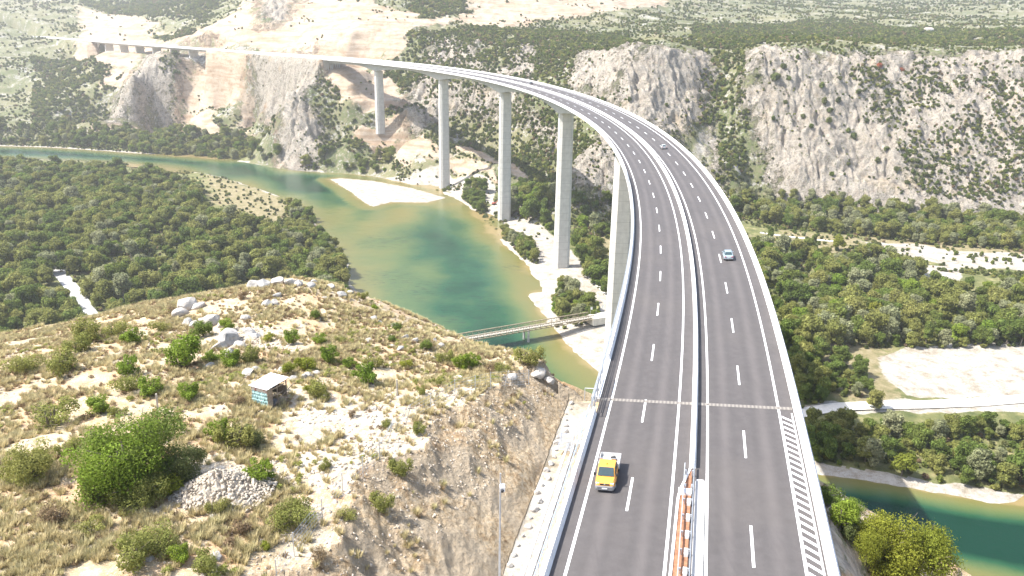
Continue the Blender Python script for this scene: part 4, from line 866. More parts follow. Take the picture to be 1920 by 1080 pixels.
# ------------------------------------------------------------------ small truss bridge over the river
def truss_bridge():
    A = Vector(at_z(822, 643, 6.5)); B = Vector(at_z(1108, 594, 6.5)); L = (B-A).length; a = math.atan2(B.y-A.y, B.x-A.x)
    g = empty('truss_bridge', A, a); tag(g, 'narrow pale steel truss bridge crossing the river low beneath the viaduct', 'bridge')
    tm = plain('dusty_truss_steel', (.30, .25, .17), .8, .1, .3, 1.); dk = plain('dusty_deck', (.36, .33, .28), .9, 0, .1, .8)
    b = MB(); b.box((L/2, 0, 0), (L, 3.8, .3)); b.build('deck', dk, g)
    for s in (-1, 1):
        b = MB(); y = s*2.6
        for z in (-.55, 1.65): b.box((L/2, y, z), (L, .42, .36))
        n = int(L/3.0)
        for i in range(n+1): b.box((i*L/n, y, .55), (.18, .22, 1.7))
        for i in range(n):
            x0, x1 = i*L/n, (i+1)*L/n; b.tube((x0, y, -.3), ((x0+x1)/2, y, 1.4), .09, n=5); b.tube(((x0+x1)/2, y, 1.4), (x1, y, -.3), .09, n=5)
        b.build('truss', tm, g)
    b = MB()
    for i in range(int(L/3)): b.box((i*3+1.5, 0, -.35), (.25, 5.8, .3))
    b.build('cross_beams', tm, g)
    for u, v in ((893, 655), (977, 632)):
        q = at_z(u, v, 0); x = (Vector(q)-A).dot((B-A).normalized())
        for s in (-1, 1): b = MB(); b.tube((x, s*2.3, -8.5), (x, s*2.3, -.5), .55, .5, 12); b.build('column', M['conc_deck'], g)
        b = MB(); b.box((x, 0, -.75), (1.2, 5.6, .6)); b.build('pier_cap', M['conc_deck'], g)
    b = MB(); b.box((-3, 0, -1.8), (7, 6, 3.6)); b.build('abutment', M['conc_deck'], g)
    b = MB(); b.box((L+7, 0, -1.9), (15, 7, 3.7)); b.build('abutment', M['track'], g)
    ax = (B-A).normalized(); side = Vector((-ax.y, ax.x, 0))
    for k, (t, c, cn) in enumerate(((1.5, (.80, .80, .76), 'white'), (5., (.70, .68, .25), 'pale yellow'), (8.5, (.80, .80, .78), 'white'), (12., (.78, .78, .76), 'white'))):
        p = B+ax*t+side*2.9; f = empty('flag', (p.x, p.y, p.z-.1), a); b = MB(); b.tube((0, 0, -.3), (0, 0, 4.4), .07, .05, 6); b.build('pole', M['steel'], f)
        V = []; 
        for i in range(7):
            for j in range(2): V.append((i*.22, .12*math.sin(i*1.1+k), 4.3-j*1.5-.05*i))
        bb = MB(); bb.add(V, [(i*2, i*2+2, i*2+3, i*2+1) for i in range(6)]); bb.build('cloth', plain('flag_cloth_'+cn.replace(' ', '_'), c, .8, 0, .04), f)
        tag(f, ('%s flag beside the right end of the truss bridge, %s' % (cn, ('nearest the river', 'second from river', 'third from river', 'farthest from river')[k])), 'flag')
    # lorry parked past the bridge end
    p = B+ax*17+side*1.2; t = empty('parked_lorry', (p.x, p.y, p.z+.0), a+math.pi); tag(t, 'white lorry with low loader bed parked past the right end of the truss bridge', 'lorry')
    b = MB(); b.loft([ring(3.4, 1.05, .5, 1.5), ring(3.3, 1.15, .45, 1.6), ring(3.0, 1.15, .45, 2.5), ring(1.9, 1.15, .45, 2.6)]); b.build('cab', M['white_paint'], t, bevel=.05)
    b = MB(); b.box((3.2, 0, 1.95), (.12, 1.9, .7)); b.build('windscreen', M['glass'], t); b = MB(); b.box((-1.1, 0, 1.0), (5.6, 2.3, .25)); b.build('bed', M['grey_plastic'], t); b = MB(); b.box((-1.4, 0, 1.5), (3., 1.9, .8)); b.build('load', M['white_conc'], t, bevel=.1)
    for x in (2.5, -2.2, -3.3):
        for s in (-1, 1): wheel(t, x, s*1.0, .48, .3)
truss_bridge()
# small red and white machines on the gravel, pipes, house on the plateau
def excavator():
    p = hit([(927, 384)], H)[0]; g = empty('excavator', p, .6); tag(g, 'small red excavator on the pale gravel beside the third pier foot', 'excavator'); m = plain('red_machine_paint', (.42, .12, .09), .5)
    for s in (-1, 1): b = MB(); b.box((0, s*1.1, .45), (3.8, .6, .9)); b.build('track', M['dark'], g, bevel=.2)
    b = MB(); b.box((-.3, 0, 1.6), (3.0, 2.4, 1.2)); b.build('body', m, g, bevel=.12); b = MB(); b.box((.6, .6, 2.4), (1.3, 1.0, 1.3)); b.build('cab', M['glass'], g, bevel=.08)
    b = MB(); b.tube((1.2, -.4, 1.9), (4.0, -.4, 4.0), .28, .22, 6); b.tube((4.0, -.4, 4.0), (5.8, -.4, 1.8), .22, .16, 6); b.box((5.8, -.4, 1.3), (.9, 1.0, 1.0)); b.build('boom', m, g)
excavator()
def house():
    p = hit([(1740, 61)], H)[0]; g = empty('house', p, .3); tag(g, 'tiny white house standing among trees on the far plateau at the right', 'house')
    b = MB(); b.box((0, 0, 1.5), (11, 8, 6)); b.build('wall', M['white_paint'], g)
    b = MB(); b.add([(-6, -4.6, 4.4), (6, -4.6, 4.4), (6, 4.6, 4.4), (-6, 4.6, 4.4), (-6, 0, 7), (6, 0, 7)], [(0, 1, 5, 4), (2, 3, 4, 5), (0, 4, 3), (1, 2, 5), (0, 3, 2, 1)]); b.build('roof', plain('pale_roof_tiles', (.55, .48, .42)), g)
    for x in (-3, 0, 3): b = MB(); b.box((x, -4.02, 2.4), (1.1, .1, 1.3)); b.build('window', M['glass'], g)
house()
# ------------------------------------------------------------------ wire fence on the crest of the cutting
def wire_fence():
    g = empty('wire_fence'); tag(g, 'thin grey wire mesh fence following the top of the rocky cutting', 'fence')
    px = [(991,722),(950,725),(920,728),(891,735),(853,743),(808,770),(767,793),(733,830),(712,862),(681,895),(643,927),(605,977),(552,1043),(520,1095)]
    P_ = hit(px, H); bs = MB()
    for i, p in enumerate(P_):
        b = MB(); l = .35 if i in (1, 6, 7) else 0; b.tube((p[0]-l, p[1], p[2]-.3), (p[0]+l*.6, p[1], p[2]+2.0), .045, n=6); b.build('post', M['steel'], g)
        if i in (6, 7): b = MB(); b.tube((p[0]-1.1, p[1]-.4, p[2]-.2), (p[0]+.1, p[1], p[2]+1.9), .035, n=5); b.build('stay', M['steel'], g)
    for a, c in zip(P_[:-1], P_[1:]):
        for h in np.linspace(.15, 1.9, 6): bs.tube((a[0], a[1], a[2]+h), (c[0], c[1], c[2]+h), .011, n=3, caps=False)
        L = np.hypot(*(c-a)[:2]); n = int(L/.6)
        for i in range(1, n): q = a+(c-a)*i/n; bs.tube((q[0], q[1], q[2]+.1), (q[0], q[1], q[2]+1.9), .008, n=3, caps=False)
    bs.build('mesh_wire', M['steel'], g)
    for u, v, h, lab in ((297, 773, 2.0, 'old whitewashed wooden post standing among dry grass left of the hut'), (745, 742, 1.9, 'lone grey wooden post on the stony ground right of the hut')):
        p = hit([(u, v)], H)[0]; b = MB(); b.box((p[0], p[1], p[2]+h/2-.2), (.16, .16, h+.4), .3); o = b.build('wooden_post', M['bark_pale']); tag(o, lab, 'post')
wire_fence()
# ================================================================== vegetation
def leaf_cloud(name, lobes, n, size, mat, seed, parent=None, up=.25, aspect=.6, link=True):
    """crown of leaf-sized faces spread through a set of lobes (cx, cy, cz, rx, rz)"""
    g = np.random.default_rng(seed); L = np.array(lobes, float); w = L[:, 3]**2; w = w/w.sum(); k = g.choice(len(L), n, p=w)
    d = g.normal(size=(n, 3)); d /= np.linalg.norm(d, axis=1)[:, None]; r = g.uniform(.25, 1.0, n)**.45*(1+g.normal(size=n)*.07)
    lump = 1+.22*np.sin(d[:, 0]*5+k)*np.sin(d[:, 1]*5+k*2.1)*np.cos(d[:, 2]*4+k)
    c = L[k, :3]+d*(r*lump)[:, None]*np.stack([L[k, 3], L[k, 3], L[k, 4]], 1)
    nn = d*.8+g.normal(size=(n, 3))*.55+np.array([0, 0, up]); nn /= np.linalg.norm(nn, axis=1)[:, None]
    t = np.cross(nn, g.normal(size=(n, 3))); t /= np.linalg.norm(t, axis=1)[:, None]; b = np.cross(nn, t)
    s = size*g.uniform(.6, 1.3, n)[:, None]
    V = np.stack([c-t*s-b*s*aspect*.3, c+b*s*aspect, c+t*s, c-b*s*aspect], 1).reshape(-1, 3)
    o = mesh_np(name, V, np.arange(4*n).reshape(-1, 4), mat, parent)
    ci = np.clip(.5+.25*g.normal(size=len(L))[k]+.22*g.normal(size=n), 0, 1); paint(o.data, 'tint', np.repeat(ci, 4)[:, None]*np.ones((1, 3)))
    if not link: COL.objects.unlink(o)
    return o
def trunk(name, h, r, mat, seed, spread, parent=None, stems=1, limbs=5):
    g = random.Random(seed); b = MB()
    for st in range(stems):
        a0 = g.uniform(0, 6.28); off = .25*spread*(stems > 1); top = Vector((math.cos(a0)*off+g.uniform(-.1, .1)*spread, math.sin(a0)*off+g.uniform(-.1, .1)*spread, h*.82)); base = Vector((math.cos(a0)*off*.15, math.sin(a0)*off*.15, -.4))
        mid = base.lerp(top, .5)+Vector((g.uniform(-.06, .06)*h, g.uniform(-.06, .06)*h, 0)); b.tube(base, mid, r, r*.7, 7, False); b.tube(mid, top, r*.7, r*.2, 6, False)
        for i in range(limbs):
            t = g.uniform(.3, .85); p = base.lerp(mid, t*2) if t < .5 else mid.lerp(top, t*2-1); a = g.uniform(0, 6.28); q = p+Vector((math.cos(a)*spread*.75, math.sin(a)*spread*.75, h*g.uniform(.12, .3))); b.tube(p, q, r*.42*(1.1-t), r*.1, 5, False)
    return b.build(name, mat, parent, smooth=True, fixn=False)
def lobes_tree(h, w, seed, n=11, low=.25):
    g = random.Random(seed); L = [(0, 0, h*.62, w*.33, h*.26)]
    for i in range(n):
        a = g.uniform(0, 6.28); rr = w*.5*g.uniform(.35, .78); z = h*g.uniform(low+.08, .86); k = 1-abs((z/h)-.5)*1.1; s = w*.5*g.uniform(.30, .5)
        L.append((math.cos(a)*rr*k, math.sin(a)*rr*k, z, s, s*g.uniform(.7, .95)))
    return L
# prototypes: (crown mesh, trunk mesh)
TREES = []
for i, (h, w, mat, n, low, bk) in enumerate(((11, 9, 'leaf_dark', 11, .2, 'bark'), (10, 8.5, 'leaf_olive', 10, .15, 'bark'), (12, 8, 'leaf_olive', 10, .2, 'bark'), (9, 8, 'leaf_dark', 9, .1, 'bark'), (11, 8.5, 'leaf_willow', 13, .15, 'bark_pale'), (8.5, 7.5, 'leaf_bright', 9, .1, 'bark'), (13, 5.5, 'leaf_dark', 8, .12, 'bark'), (9.5, 8, 'leaf_yellow', 9, .2, 'bark'))):
    c = leaf_cloud('crown', lobes_tree(h, w, 40+i, n, low), 3600, .40, M[mat], 60+i, link=False); t = trunk('trunk', h, .22, M[bk], 80+i, w*.5); COL.objects.unlink(t); TREES.append((c.data, t.data, h))
def vis(P3, top=8., mg=60):
    """is a thing of this height seen over the ground between it and the camera"""
    P3 = np.asarray(P3, float); T = P3+np.array([0, 0, top]); C0 = np.array([0, 0, CAM_Z]); ok = np.ones(len(P3), bool)
    for t in np.linspace(.06, .985, 46):
        q = C0+(T-C0)*t; ok &= q[:, 2] > Hs(q[:, :2])-1.5
    d = T-C0; dep = d[:, 1]*CP-d[:, 2]*SP; up = d[:, 1]*SP+d[:, 2]*CP
    a = F_PX*d[:, 0]/dep; b_ = F_PX*up/dep; u = 960+a; v = 540-b_
    return ok & (dep > 5) & (u > -mg) & (u < 1920+mg) & (v > -60) & (v < 1180)
def scatter(poly_px, spacing, jit=.5, world=None, ex=()):
    w = np.array([at_z(u, v, 3.5)[:2] for u, v in poly_px]); lo, hi = w.min(0), w.max(0); xs = np.arange(lo[0], hi[0], spacing); ys = np.arange(lo[1], hi[1], spacing*.87)
    X, Y = np.meshgrid(xs, ys); X = X+(np.arange(len(ys))[:, None] % 2)*spacing*.5; q = np.stack([X, Y], -1).reshape(-1, 2)
    q = q+rng.uniform(-jit, jit, q.shape)*spacing; q = q[inpoly(q, w)]
    for e in ex: q = q[~inpoly(q, e)]
    return q
ROADPOLY = np.array([at_z(u, v, 3.5)[:2] for u, v in [(100,500),(150,541),(204,606),(240,680),(190,680),(135,590),(90,540)]])
# forests: polygon of trunk positions, spacing, weights over tree kinds, scale, group
FOR = [
 ([(-420,312),(60,312),(200,318),(300,326),(372,348),(392,400),(445,428),(548,432),(600,478),(640,508),(655,548),(600,580),(300,700),(40,760),(-420,760)], 8.0, (.26,.30,.18,.14,.08,.04,0,0), 1.1, 'trees of the dense wood left of the river', 'broadleaf tree in the dense wood left of the river', [ROADPOLY]),
 ([(540,378),(590,408),(640,470),(655,520),(600,478),(548,432)], 6.5, (.2,.3,.2,.2,.1,0,0,0), .85, 'trees of the dense wood left of the river', 'broadleaf tree in the dense wood left of the river', []),
 ([(60,278),(180,278),(340,286),(520,312),(530,292),(440,262),(200,254),(60,255),(-80,255),(-80,274)], 10., (.3,.3,.15,.1,.08,.07,0,0), 1.05, 'trees along the far bank of the river', 'tree in the belt along the far bank of the river below the rock spurs', []),
 ([(560,318),(700,330),(770,332),(760,312),(690,290),(620,290),(560,300)], 9.5, (.3,.2,.15,.15,.05,.15,0,0), .95, 'trees along the far bank of the river', 'tree in the belt along the far bank of the river below the rock spurs', []),
 ([(770,308),(915,338),(925,326),(840,298),(770,292)], 9., (.4,.1,.1,.3,0,.1,0,0), .8, 'trees around the second pier', 'tree in the clump behind the second pier foot', []),
 ([(955,400),(1040,425),(1050,412),(1150,440),(1150,395),(1060,380),(1000,362),(960,362)], 7.5, (.3,.05,.1,.25,.1,.2,0,0), 1.15, 'trees between the pier feet', 'leafy tree in the grove between the tall piers', []),
 ([(1072,440),(1095,510),(1140,560),(1150,520),(1120,480),(1095,440)], 7., (.5,.05,.05,.3,0,.1,0,0), 1.0, 'trees between the pier feet', 'leafy tree in the grove between the tall piers', []),
 ([(865,372),(890,395),(915,392),(905,360),(880,352)], 6., (.4,.1,.1,.3,.1,0,0,0), .8, 'trees on the gravel bank', 'tree growing on the gravel bank beside the river', []),
 ([(925,432),(945,462),(1010,492),(1010,470),(960,425)], 6., (.35,.2,.1,.15,.2,0,0,0), .75, 'trees on the gravel bank', 'tree growing on the gravel bank beside the river', []),
 ([(1035,560),(1045,608),(1130,598),(1120,572),(1075,545),(1050,530)], 5.6, (.35,.2,.1,.15,.1,.1,0,0), .75, 'trees beside the truss bridge', 'tree in the thicket beside the right end of the truss bridge', []),
 ([(1370,408),(1500,432),(1640,440),(1780,462),(1960,475),(1960,425),(1700,405),(1500,392),(1360,378)], 7.4, (.2,.25,.22,.08,.25,0,0,0), 1.0, 'trees of the belt at the cliff foot', 'tree in the long belt at the foot of the white cliffs', []),
 ([(1395,470),(1430,560),(1500,655),(1600,655),(1960,650),(1960,545),(1800,545),(1640,475),(1560,478),(1500,470),(1440,455)], 7.4, (.16,.2,.16,.08,.2,.15,.03,.02), 1.05, 'trees of the wood right of the viaduct', 'tree in the mixed wood right of the viaduct', []),
 ([(1465,610),(1500,640),(1560,748),(1500,765),(1470,680)], 6.5, (.4,.3,.1,.2,0,0,0,0), .9, 'trees in the shade right of the viaduct', 'small tree in the viaduct shade above the gravel track', []),
 ([(1490,650),(1530,655),(1640,720),(1620,742),(1560,745),(1500,720)], 6.5, (.3,.3,.1,.2,.1,0,0,0), .75, 'trees in the shade right of the viaduct', 'small tree in the viaduct shade above the gravel track', []),
 ([(1500,795),(1540,790),(1700,790),(1960,800),(1960,915),(1780,892),(1600,862),(1500,850)], 6.0, (.3,.36,.1,.16,.08,0,0,0), .8, 'trees on the bank at the lower right', 'tree in the strip between gravel track and river at the right', []),
 ]
sites = []
for poly, sp, wts, sc, grp, lab, ex in FOR:
    q = scatter(poly, sp, .42, None, ex)
    q = q[(inpoly(q, RIVER) == 0) & (pdist(q, RIVER) > 2.5)]; s_, o_ = nearest(q, -20, 900, 6.)
    keep = np.ones(len(q), bool)
    for ps in PIERS: c = P(ps)[:2]; keep &= np.hypot(*(q-c).T) > 8
    q = q[keep]; kinds = rng.choice(8, len(q), p=np.array(wts)/sum(wts))
    zz = H(q); P3 = np.column_stack([q, zz]); ok = vis(P3, 22., 420); inn = vis(P3); cl = fbm(q[:, 0]/30, q[:, 1]/30, 77, 2)
    for i in np.where(ok)[0]:
        s = sc*rng.choice([.62, .8, .95, 1.1, 1.35], p=[.14, .24, .28, .22, .12])*rng.uniform(.9, 1.1)*(1+.2*cl[i])
        if cl[i] < -.30 and rng.uniform() < .75: continue
        if P3[i][2] < 16: sites.append([P3[i], int(kinds[i]), s, grp, lab, bool(inn[i])])
for u, v, k, s, grp, lab in ((1690,893,7,1.05,None,'bright yellow green tree standing out among dark trees on the right river bank'), (1572,470,7,1.2,None,'golden yellow tree in the middle of the wood right of the viaduct'), (1545,640,4,1.45,None,'tall pale grey tree with bare white limbs in the wood right of the viaduct'), (1524,470,6,1.0,None,'tall slender dark poplar beside the yellow tree right of the viaduct'), (1638,768,1,.9,None,'lone small tree beside the pale gravel track at the right'), (1110,425,6,.9,None,'slender dark poplar between the fourth and fifth piers')):
    p = hit([(u, v)], H)[0]; sites.append([p, k, s, grp, lab, True])
PIPH = [(1672,648)]
KN_ = ('dark green', 'olive', 'tall olive', 'dark green', 'grey green', 'fresh green', 'slender dark', 'yellow green')
dist = np.array([np.linalg.norm(s[0]-np.array([0, 0, CAM_Z]))/s[2]+(0 if s[5] else 1e6) if s[3] else 0 for s in sites]); order = np.argsort(dist); NIND = 265
def place_tree(p, k, s, label, group, name='broadleaf_tree', cat='tree', protos=None):
    cm, tm, h = (protos or TREES)[k]; e = empty(name, p, random.uniform(0, 6.28)); e.scale = (s, s, s*random.uniform(.9, 1.12))
    for nm, me in (('trunk', tm), ('crown', cm)):
        if me is None: continue
        o = bpy.data.objects.new(nm, me); COL.objects.link(o); o.parent = e
    tag(e, label, cat, group); return e
print('TREES', len(sites))
for i in order[:NIND]:
    p, k, s, grp, lab, _v = sites[i]; place_tree(p, k, s, lab if not grp else KN_[k]+' '+lab, grp+', '+KN_[k] if grp else None, 'poplar_tree' if k == 6 else 'broadleaf_tree')
def keep_proto(me, name='x'):
    return bpy.data.objects.new(name, me)
def instances(name, pts_, rot, scl, idx, meshes, up=None):
    """many small copies scattered by geometry nodes in ONE object"""
    me = bpy.data.meshes.new(name); me.vertices.add(len(pts_)); me.vertices.foreach_set('co', np.asarray(pts_, np.float32).ravel())
    def at(nm, ty, a, key='value'): x = me.attributes.new(nm, ty, 'POINT'); x.data.foreach_set(key, a)
    rot = np.asarray(rot, np.float32); rot = rot if rot.ndim == 2 else np.column_stack([rot*0, rot*0, rot])
    at('rot', 'FLOAT_VECTOR', rot.astype(np.float32).ravel(), 'vector'); at('scl', 'FLOAT', np.asarray(scl, np.float32)); at('idx', 'INT', np.asarray(idx, np.int32))
    o = bpy.data.objects.new(name, me); COL.objects.link(o)
    ng = bpy.data.node_groups.new(name, 'GeometryNodeTree'); ng.interface.new_socket('Geometry', in_out='INPUT', socket_type='NodeSocketGeometry'); ng.interface.new_socket('Geometry', in_out='OUTPUT', socket_type='NodeSocketGeometry')
    N = ng.nodes; Lk = ng.links; gi = N.new('NodeGroupInput'); go = N.new('NodeGroupOutput'); jn = N.new('GeometryNodeJoinGeometry')
    def na(nm, ty): a = N.new('GeometryNodeInputNamedAttribute'); a.data_type = ty; a.inputs[0].default_value = nm; return a.outputs[0]
    ar, as_, ai = na('rot', 'FLOAT_VECTOR'), na('scl', 'FLOAT'), na('idx', 'INT')
    for i, m in enumerate(meshes):
        po = keep_proto(m, name+'_source'); oi = N.new('GeometryNodeObjectInfo'); oi.inputs['Object'].default_value = po
        cmp_ = N.new('FunctionNodeCompare'); cmp_.data_type = 'INT'; cmp_.operation = 'EQUAL'; Lk.new(ai, cmp_.inputs[2]); cmp_.inputs[3].default_value = i
        ip = N.new('GeometryNodeInstanceOnPoints'); Lk.new(gi.outputs[0], ip.inputs['Points']); Lk.new(cmp_.outputs[0], ip.inputs['Selection']); Lk.new(oi.outputs['Geometry'], ip.inputs['Instance'])
        er = N.new('FunctionNodeEulerToRotation'); Lk.new(ar, er.inputs[0]); Lk.new(er.outputs[0], ip.inputs['Rotation']); Lk.new(as_, ip.inputs['Scale']); Lk.new(ip.outputs[0], jn.inputs[0])
    Lk.new(jn.outputs[0], go.inputs[0]); md = o.modifiers.new('scatter', 'NODES'); md.node_group = ng
    tag(o, kind='stuff'); return o
rest = [sites[i] for i in order[NIND:]]
o = instances('woodland', [r_[0] for r_ in rest], rng.uniform(0, 6.28, len(rest)), [r_[2] for r_ in rest], [r_[1] for r_ in rest], [t[0] for t in TREES]); tag(o, 'farther trees of the valley woods reading as one green mass', 'woodland')
# understorey of the woods
us = []
for poly, sp, wts, sc, grp, lab, ex in FOR: 
    q = scatter(poly, 4.6 if len(us) < 1 else 4.2, .5, None, ex); q = q[(inpoly(q, RIVER) == 0) & (pdist(q, RIVER) > 1.)]; us.append(q)
us = np.vstack(us); kp = np.ones(len(us), bool)
for ps in PIERS: kp &= np.hypot(*(us-P(ps)[:2]).T) > 7
us = us[kp]; p3 = np.column_stack([us, H(us)]); p3 = p3[(p3[:, 2] < 16)]; p3 = p3[vis(p3, 2.)]
# shrubs: small prototypes
def shrub(mat, seed, n=420, size=.34, h=1.6, w=2.2, nl=6):
    g = random.Random(seed); L = [(0, 0, h*.45, w*.35, h*.42)]+[(g.uniform(-.3, .3)*w, g.uniform(-.3, .3)*w, h*g.uniform(.3, .65), w*g.uniform(.14, .26), h*g.uniform(.2, .35)) for _ in range(nl)]
    o = leaf_cloud('foliage', L, n, size, M[mat], seed, link=False); return o.data
SCR = [shrub('leaf_scrub', 201), shrub('leaf_scrub', 202, h=2., w=1.9), shrub('leaf_olive', 203), shrub('leaf_brown', 204, 260, .28), shrub('leaf_dark', 205, h=2.1)]
o = instances('undergrowth', p3, rng.uniform(0, 6.28, len(p3)), rng.uniform(.7, 1.5, len(p3)), rng.choice(5, len(p3), p=[.3, .15, .35, .08, .12]), SCR); tag(o, 'low scrub and undergrowth between the trees on the valley floor', 'undergrowth')
# scrub of the far hillsides
DENSE = [W(q) for q in (
 [(690,200),(730,130),(760,60),(960,55),(1180,62),(1190,98),(1075,100),(1075,200),(1130,280),(1090,290),(1040,345),(960,320),(890,290),(830,240),(780,220)],
 [(1310,90),(1395,92),(1395,180),(1405,250),(1390,350),(1330,345),(1310,220)],
 [(1590,135),(1700,120),(1960,120),(1960,390),(1720,360),(1660,250)],
 [(1300,48),(1500,42),(1960,55),(1960,78),(1500,80),(1290,80)],
 [(60,110),(150,120),(245,130),(205,200),(185,232),(60,232)],
 [(590,150),(640,165),(700,215),(705,262),(640,285),(590,270),(590,200)],
 [(300,110),(335,100),(345,150),(345,225),(300,215)],
 [(400,215),(530,225),(530,262),(400,240)])]
def hillscrub():
    n = 340000; g = np.random.default_rng(5); r = 560+1940*g.uniform(size=n)**1.35; a = np.radians(g.uniform(-36, 36, n)); q = np.stack([r*np.sin(a), r*np.cos(a)], 1)
    z = Hs(q); mk = masks(q); den = np.zeros(n)
    for p in DENSE: den = np.maximum(den, inpoly(q, p)*1.)
    den = np.maximum(den, mk['green'] > .5)
    clump = fbm(q[:, 0]/22, q[:, 1]/22, 301, 4); c2 = fbm(q[:, 0]/90, q[:, 1]/90, 302, 3)
    pr = np.where(den > 0, .66+.9*clump, .24+.85*clump+.3*c2); rock = mk['rock'] > .5; pr = np.where(rock, np.where(den > 0, .45+1.1*clump, .06+.34*clump), pr); pr = np.where((mk['cream'] > .5) & (mk['green'] < .5), .3*(clump > .38), pr); pr = np.where((mk['white'] > .5) | (mk['scree'] > .5), .01, pr)
    pr = np.where((z >= 5) & (z < 45) & ~rock & (mk['cream'] < .5), pr+.22, pr); pr = np.where(z < 5, .16+.4*clump, pr); pr = np.where((mk['gravel'] > .45), .01+.5*(clump > .24), pr); pr = np.where((z < 9) & (mk['meadow'] > .5), .05, pr)
    pr = np.where((r > 950) & (den < .5), pr*.55, pr); pr = np.where(r > 1500, pr*(.5+1.0*(c2+.3)), pr)
    m = g.uniform(size=n) < pr; m &= ~(inpoly(q, RIVER)) & (pdist(q, RIVER) > 2)
    s, o = nearest(q[m], 930, 2000, 15.); k = ~((abs(o) < 15) & (s > 930)); q = q[m][k]; den = den[m][k]; rock = rock[m][k]
    z = H(q); P3 = np.column_stack([q, z]); v = vis(P3, 2.); P3 = P3[v]; den = den[v]; rock = rock[v]
    sc = g.uniform(.55, 1.5, len(P3))*np.where(den > 0, 1.45, 1.)*np.where(rock, .8, 1)*np.clip(.45+np.hypot(P3[:, 0], P3[:, 1])/1500, 1, 2.0)
    idx = np.where(g.uniform(size=len(P3)) < .06, 3, g.choice([0, 1, 2, 4], len(P3), p=[.4, .2, .22, .18]))
    print('SCRUB', len(P3)); o = instances('hillside_scrub', P3, g.uniform(0, 6.28, len(P3)), sc, idx, SCR); tag(o, 'dense low scrub and scattered bushes over the far hillsides', 'scrub')
hillscrub()
# distinct shrubs on the pale cliffs
CS = [(1453,150,3.6),(1468,128,2.4),(1540,165,2.2),(1545,195,2.6),(1555,210,2.2),(1572,192,2.2),(1505,222,1.8),(1472,195,1.6),(1600,260,2.4),(1590,250,2.),(1645,305,2.2),(1680,320,2.),(1700,345,1.9),(1560,330,1.6),(1520,240,1.6),(1640,200,2.),(1610,175,2.2),(1288,190,1.4),(1306,238,1.8),(1300,255,2.),(1250,200,1.4),(1495,110,1.6),(1492,118,1.4),(1575,150,1.6),(1555,230,2.),(1625,230,1.9),(1480,150,1.5),(1450,225,1.6),(1500,275,1.3),(1420,145,1.4),(1590,310,1.5),(1720,305,2.),(1735,330,2.),(1705,290,2.),(1662,282,2.),(1395,215,1.9),(1380,300,1.9),(1180,190,1.8),(1105,115,1.6),(850,120,2.),(835,170,1.8),(880,200,2.)]
pc = hit([(u, v) for u, v, _ in CS], H)
for p, (u, v, s) in zip(pc, CS):
    me = SCR[random.choice((0, 1, 4))]; o = bpy.data.objects.new('cliff_shrub', me); COL.objects.link(o); o.location = p+np.array([0, 0, -.1]); o.rotation_euler.z = random.uniform(0, 6); o.scale = (s*1.3,)*3; tag(o, 'dark round shrub clinging to the pale limestone cliffs', 'shrub', 'shrubs on the cliffs')
for u, v in ((1648,126), (1689,134)):
    p = hit([(u, v)], H)[0]; me = shrub('leaf_rust', 260+u); o = bpy.data.objects.new('rusty_tree', me); COL.objects.link(o); o.location = p; o.scale = (2.6,)*3; tag(o, 'rusty red withered bush high on the cliff edge, %s one of two' % ('left' if u < 1660 else 'right'), 'shrub')
# ------------------------------------------------------------------ shrubs of the near hill
def near_shrub(kind, seed, h, w, n, size, mat):
    g = random.Random(seed); L = [(0, 0, h*.5, w*.30, h*.42)]
    for _ in range(kind): a = g.uniform(0, 6.28); r = w*.5*g.uniform(.3, .8); s = w*g.uniform(.10, .2); L.append((math.cos(a)*r, math.sin(a)*r, h*g.uniform(.25, .85), s, s*g.uniform(.8, 1.3)))
    c = leaf_cloud('foliage', L, n, size, M[mat], seed, link=False); t = trunk('stem', h, .035*w, M['bark'], seed+1, w*.42, None, 3, 3); COL.objects.unlink(t); return (c.data, t.data, h)
NS = dict(bright=[near_shrub(12, 300, 2.4, 2.4, 2600, .085, 'leaf_bright'), near_shrub(10, 301, 2.0, 2.4, 2200, .085, 'leaf_bright')],
          green=[near_shrub(14, 310, 2.6, 2.8, 3200, .09, 'leaf_dark'), near_shrub(12, 311, 2.2, 2.8, 2600, .09, 'leaf_bright')],
          olive=[near_shrub(12, 320, 1.7, 2.6, 2200, .075, 'leaf_olive'), near_shrub(10, 321, 1.5, 2.6, 2000, .075, 'leaf_olive')],
          yellow=[near_shrub(10, 330, 1.6, 2.2, 1900, .08, 'leaf_yellow')], dry=[near_shrub(8, 340, 1.3, 2.2, 1300, .06, 'leaf_brown'), near_shrub(9, 341, 1.4, 2.6, 1600, .065, 'leaf_olive')],
          dark=[near_shrub(12, 350, 2.0, 2.6, 2600, .08, 'leaf_scrub')])
NSB = dict(green=near_shrub(26, 360, 2.4, 2.7, 15000, .034, 'leaf_dark'), bright=near_shrub(24, 361, 2.1, 2.6, 13000, .034, 'leaf_bright'), dark=near_shrub(20, 362, 2.0, 2.4, 9000, .04, 'leaf_scrub'), olive=near_shrub(18, 363, 1.6, 2.6, 7000, .045, 'leaf_olive'), dry=near_shrub(16, 364, 1.3, 2.6, 5000, .045, 'leaf_olive'))
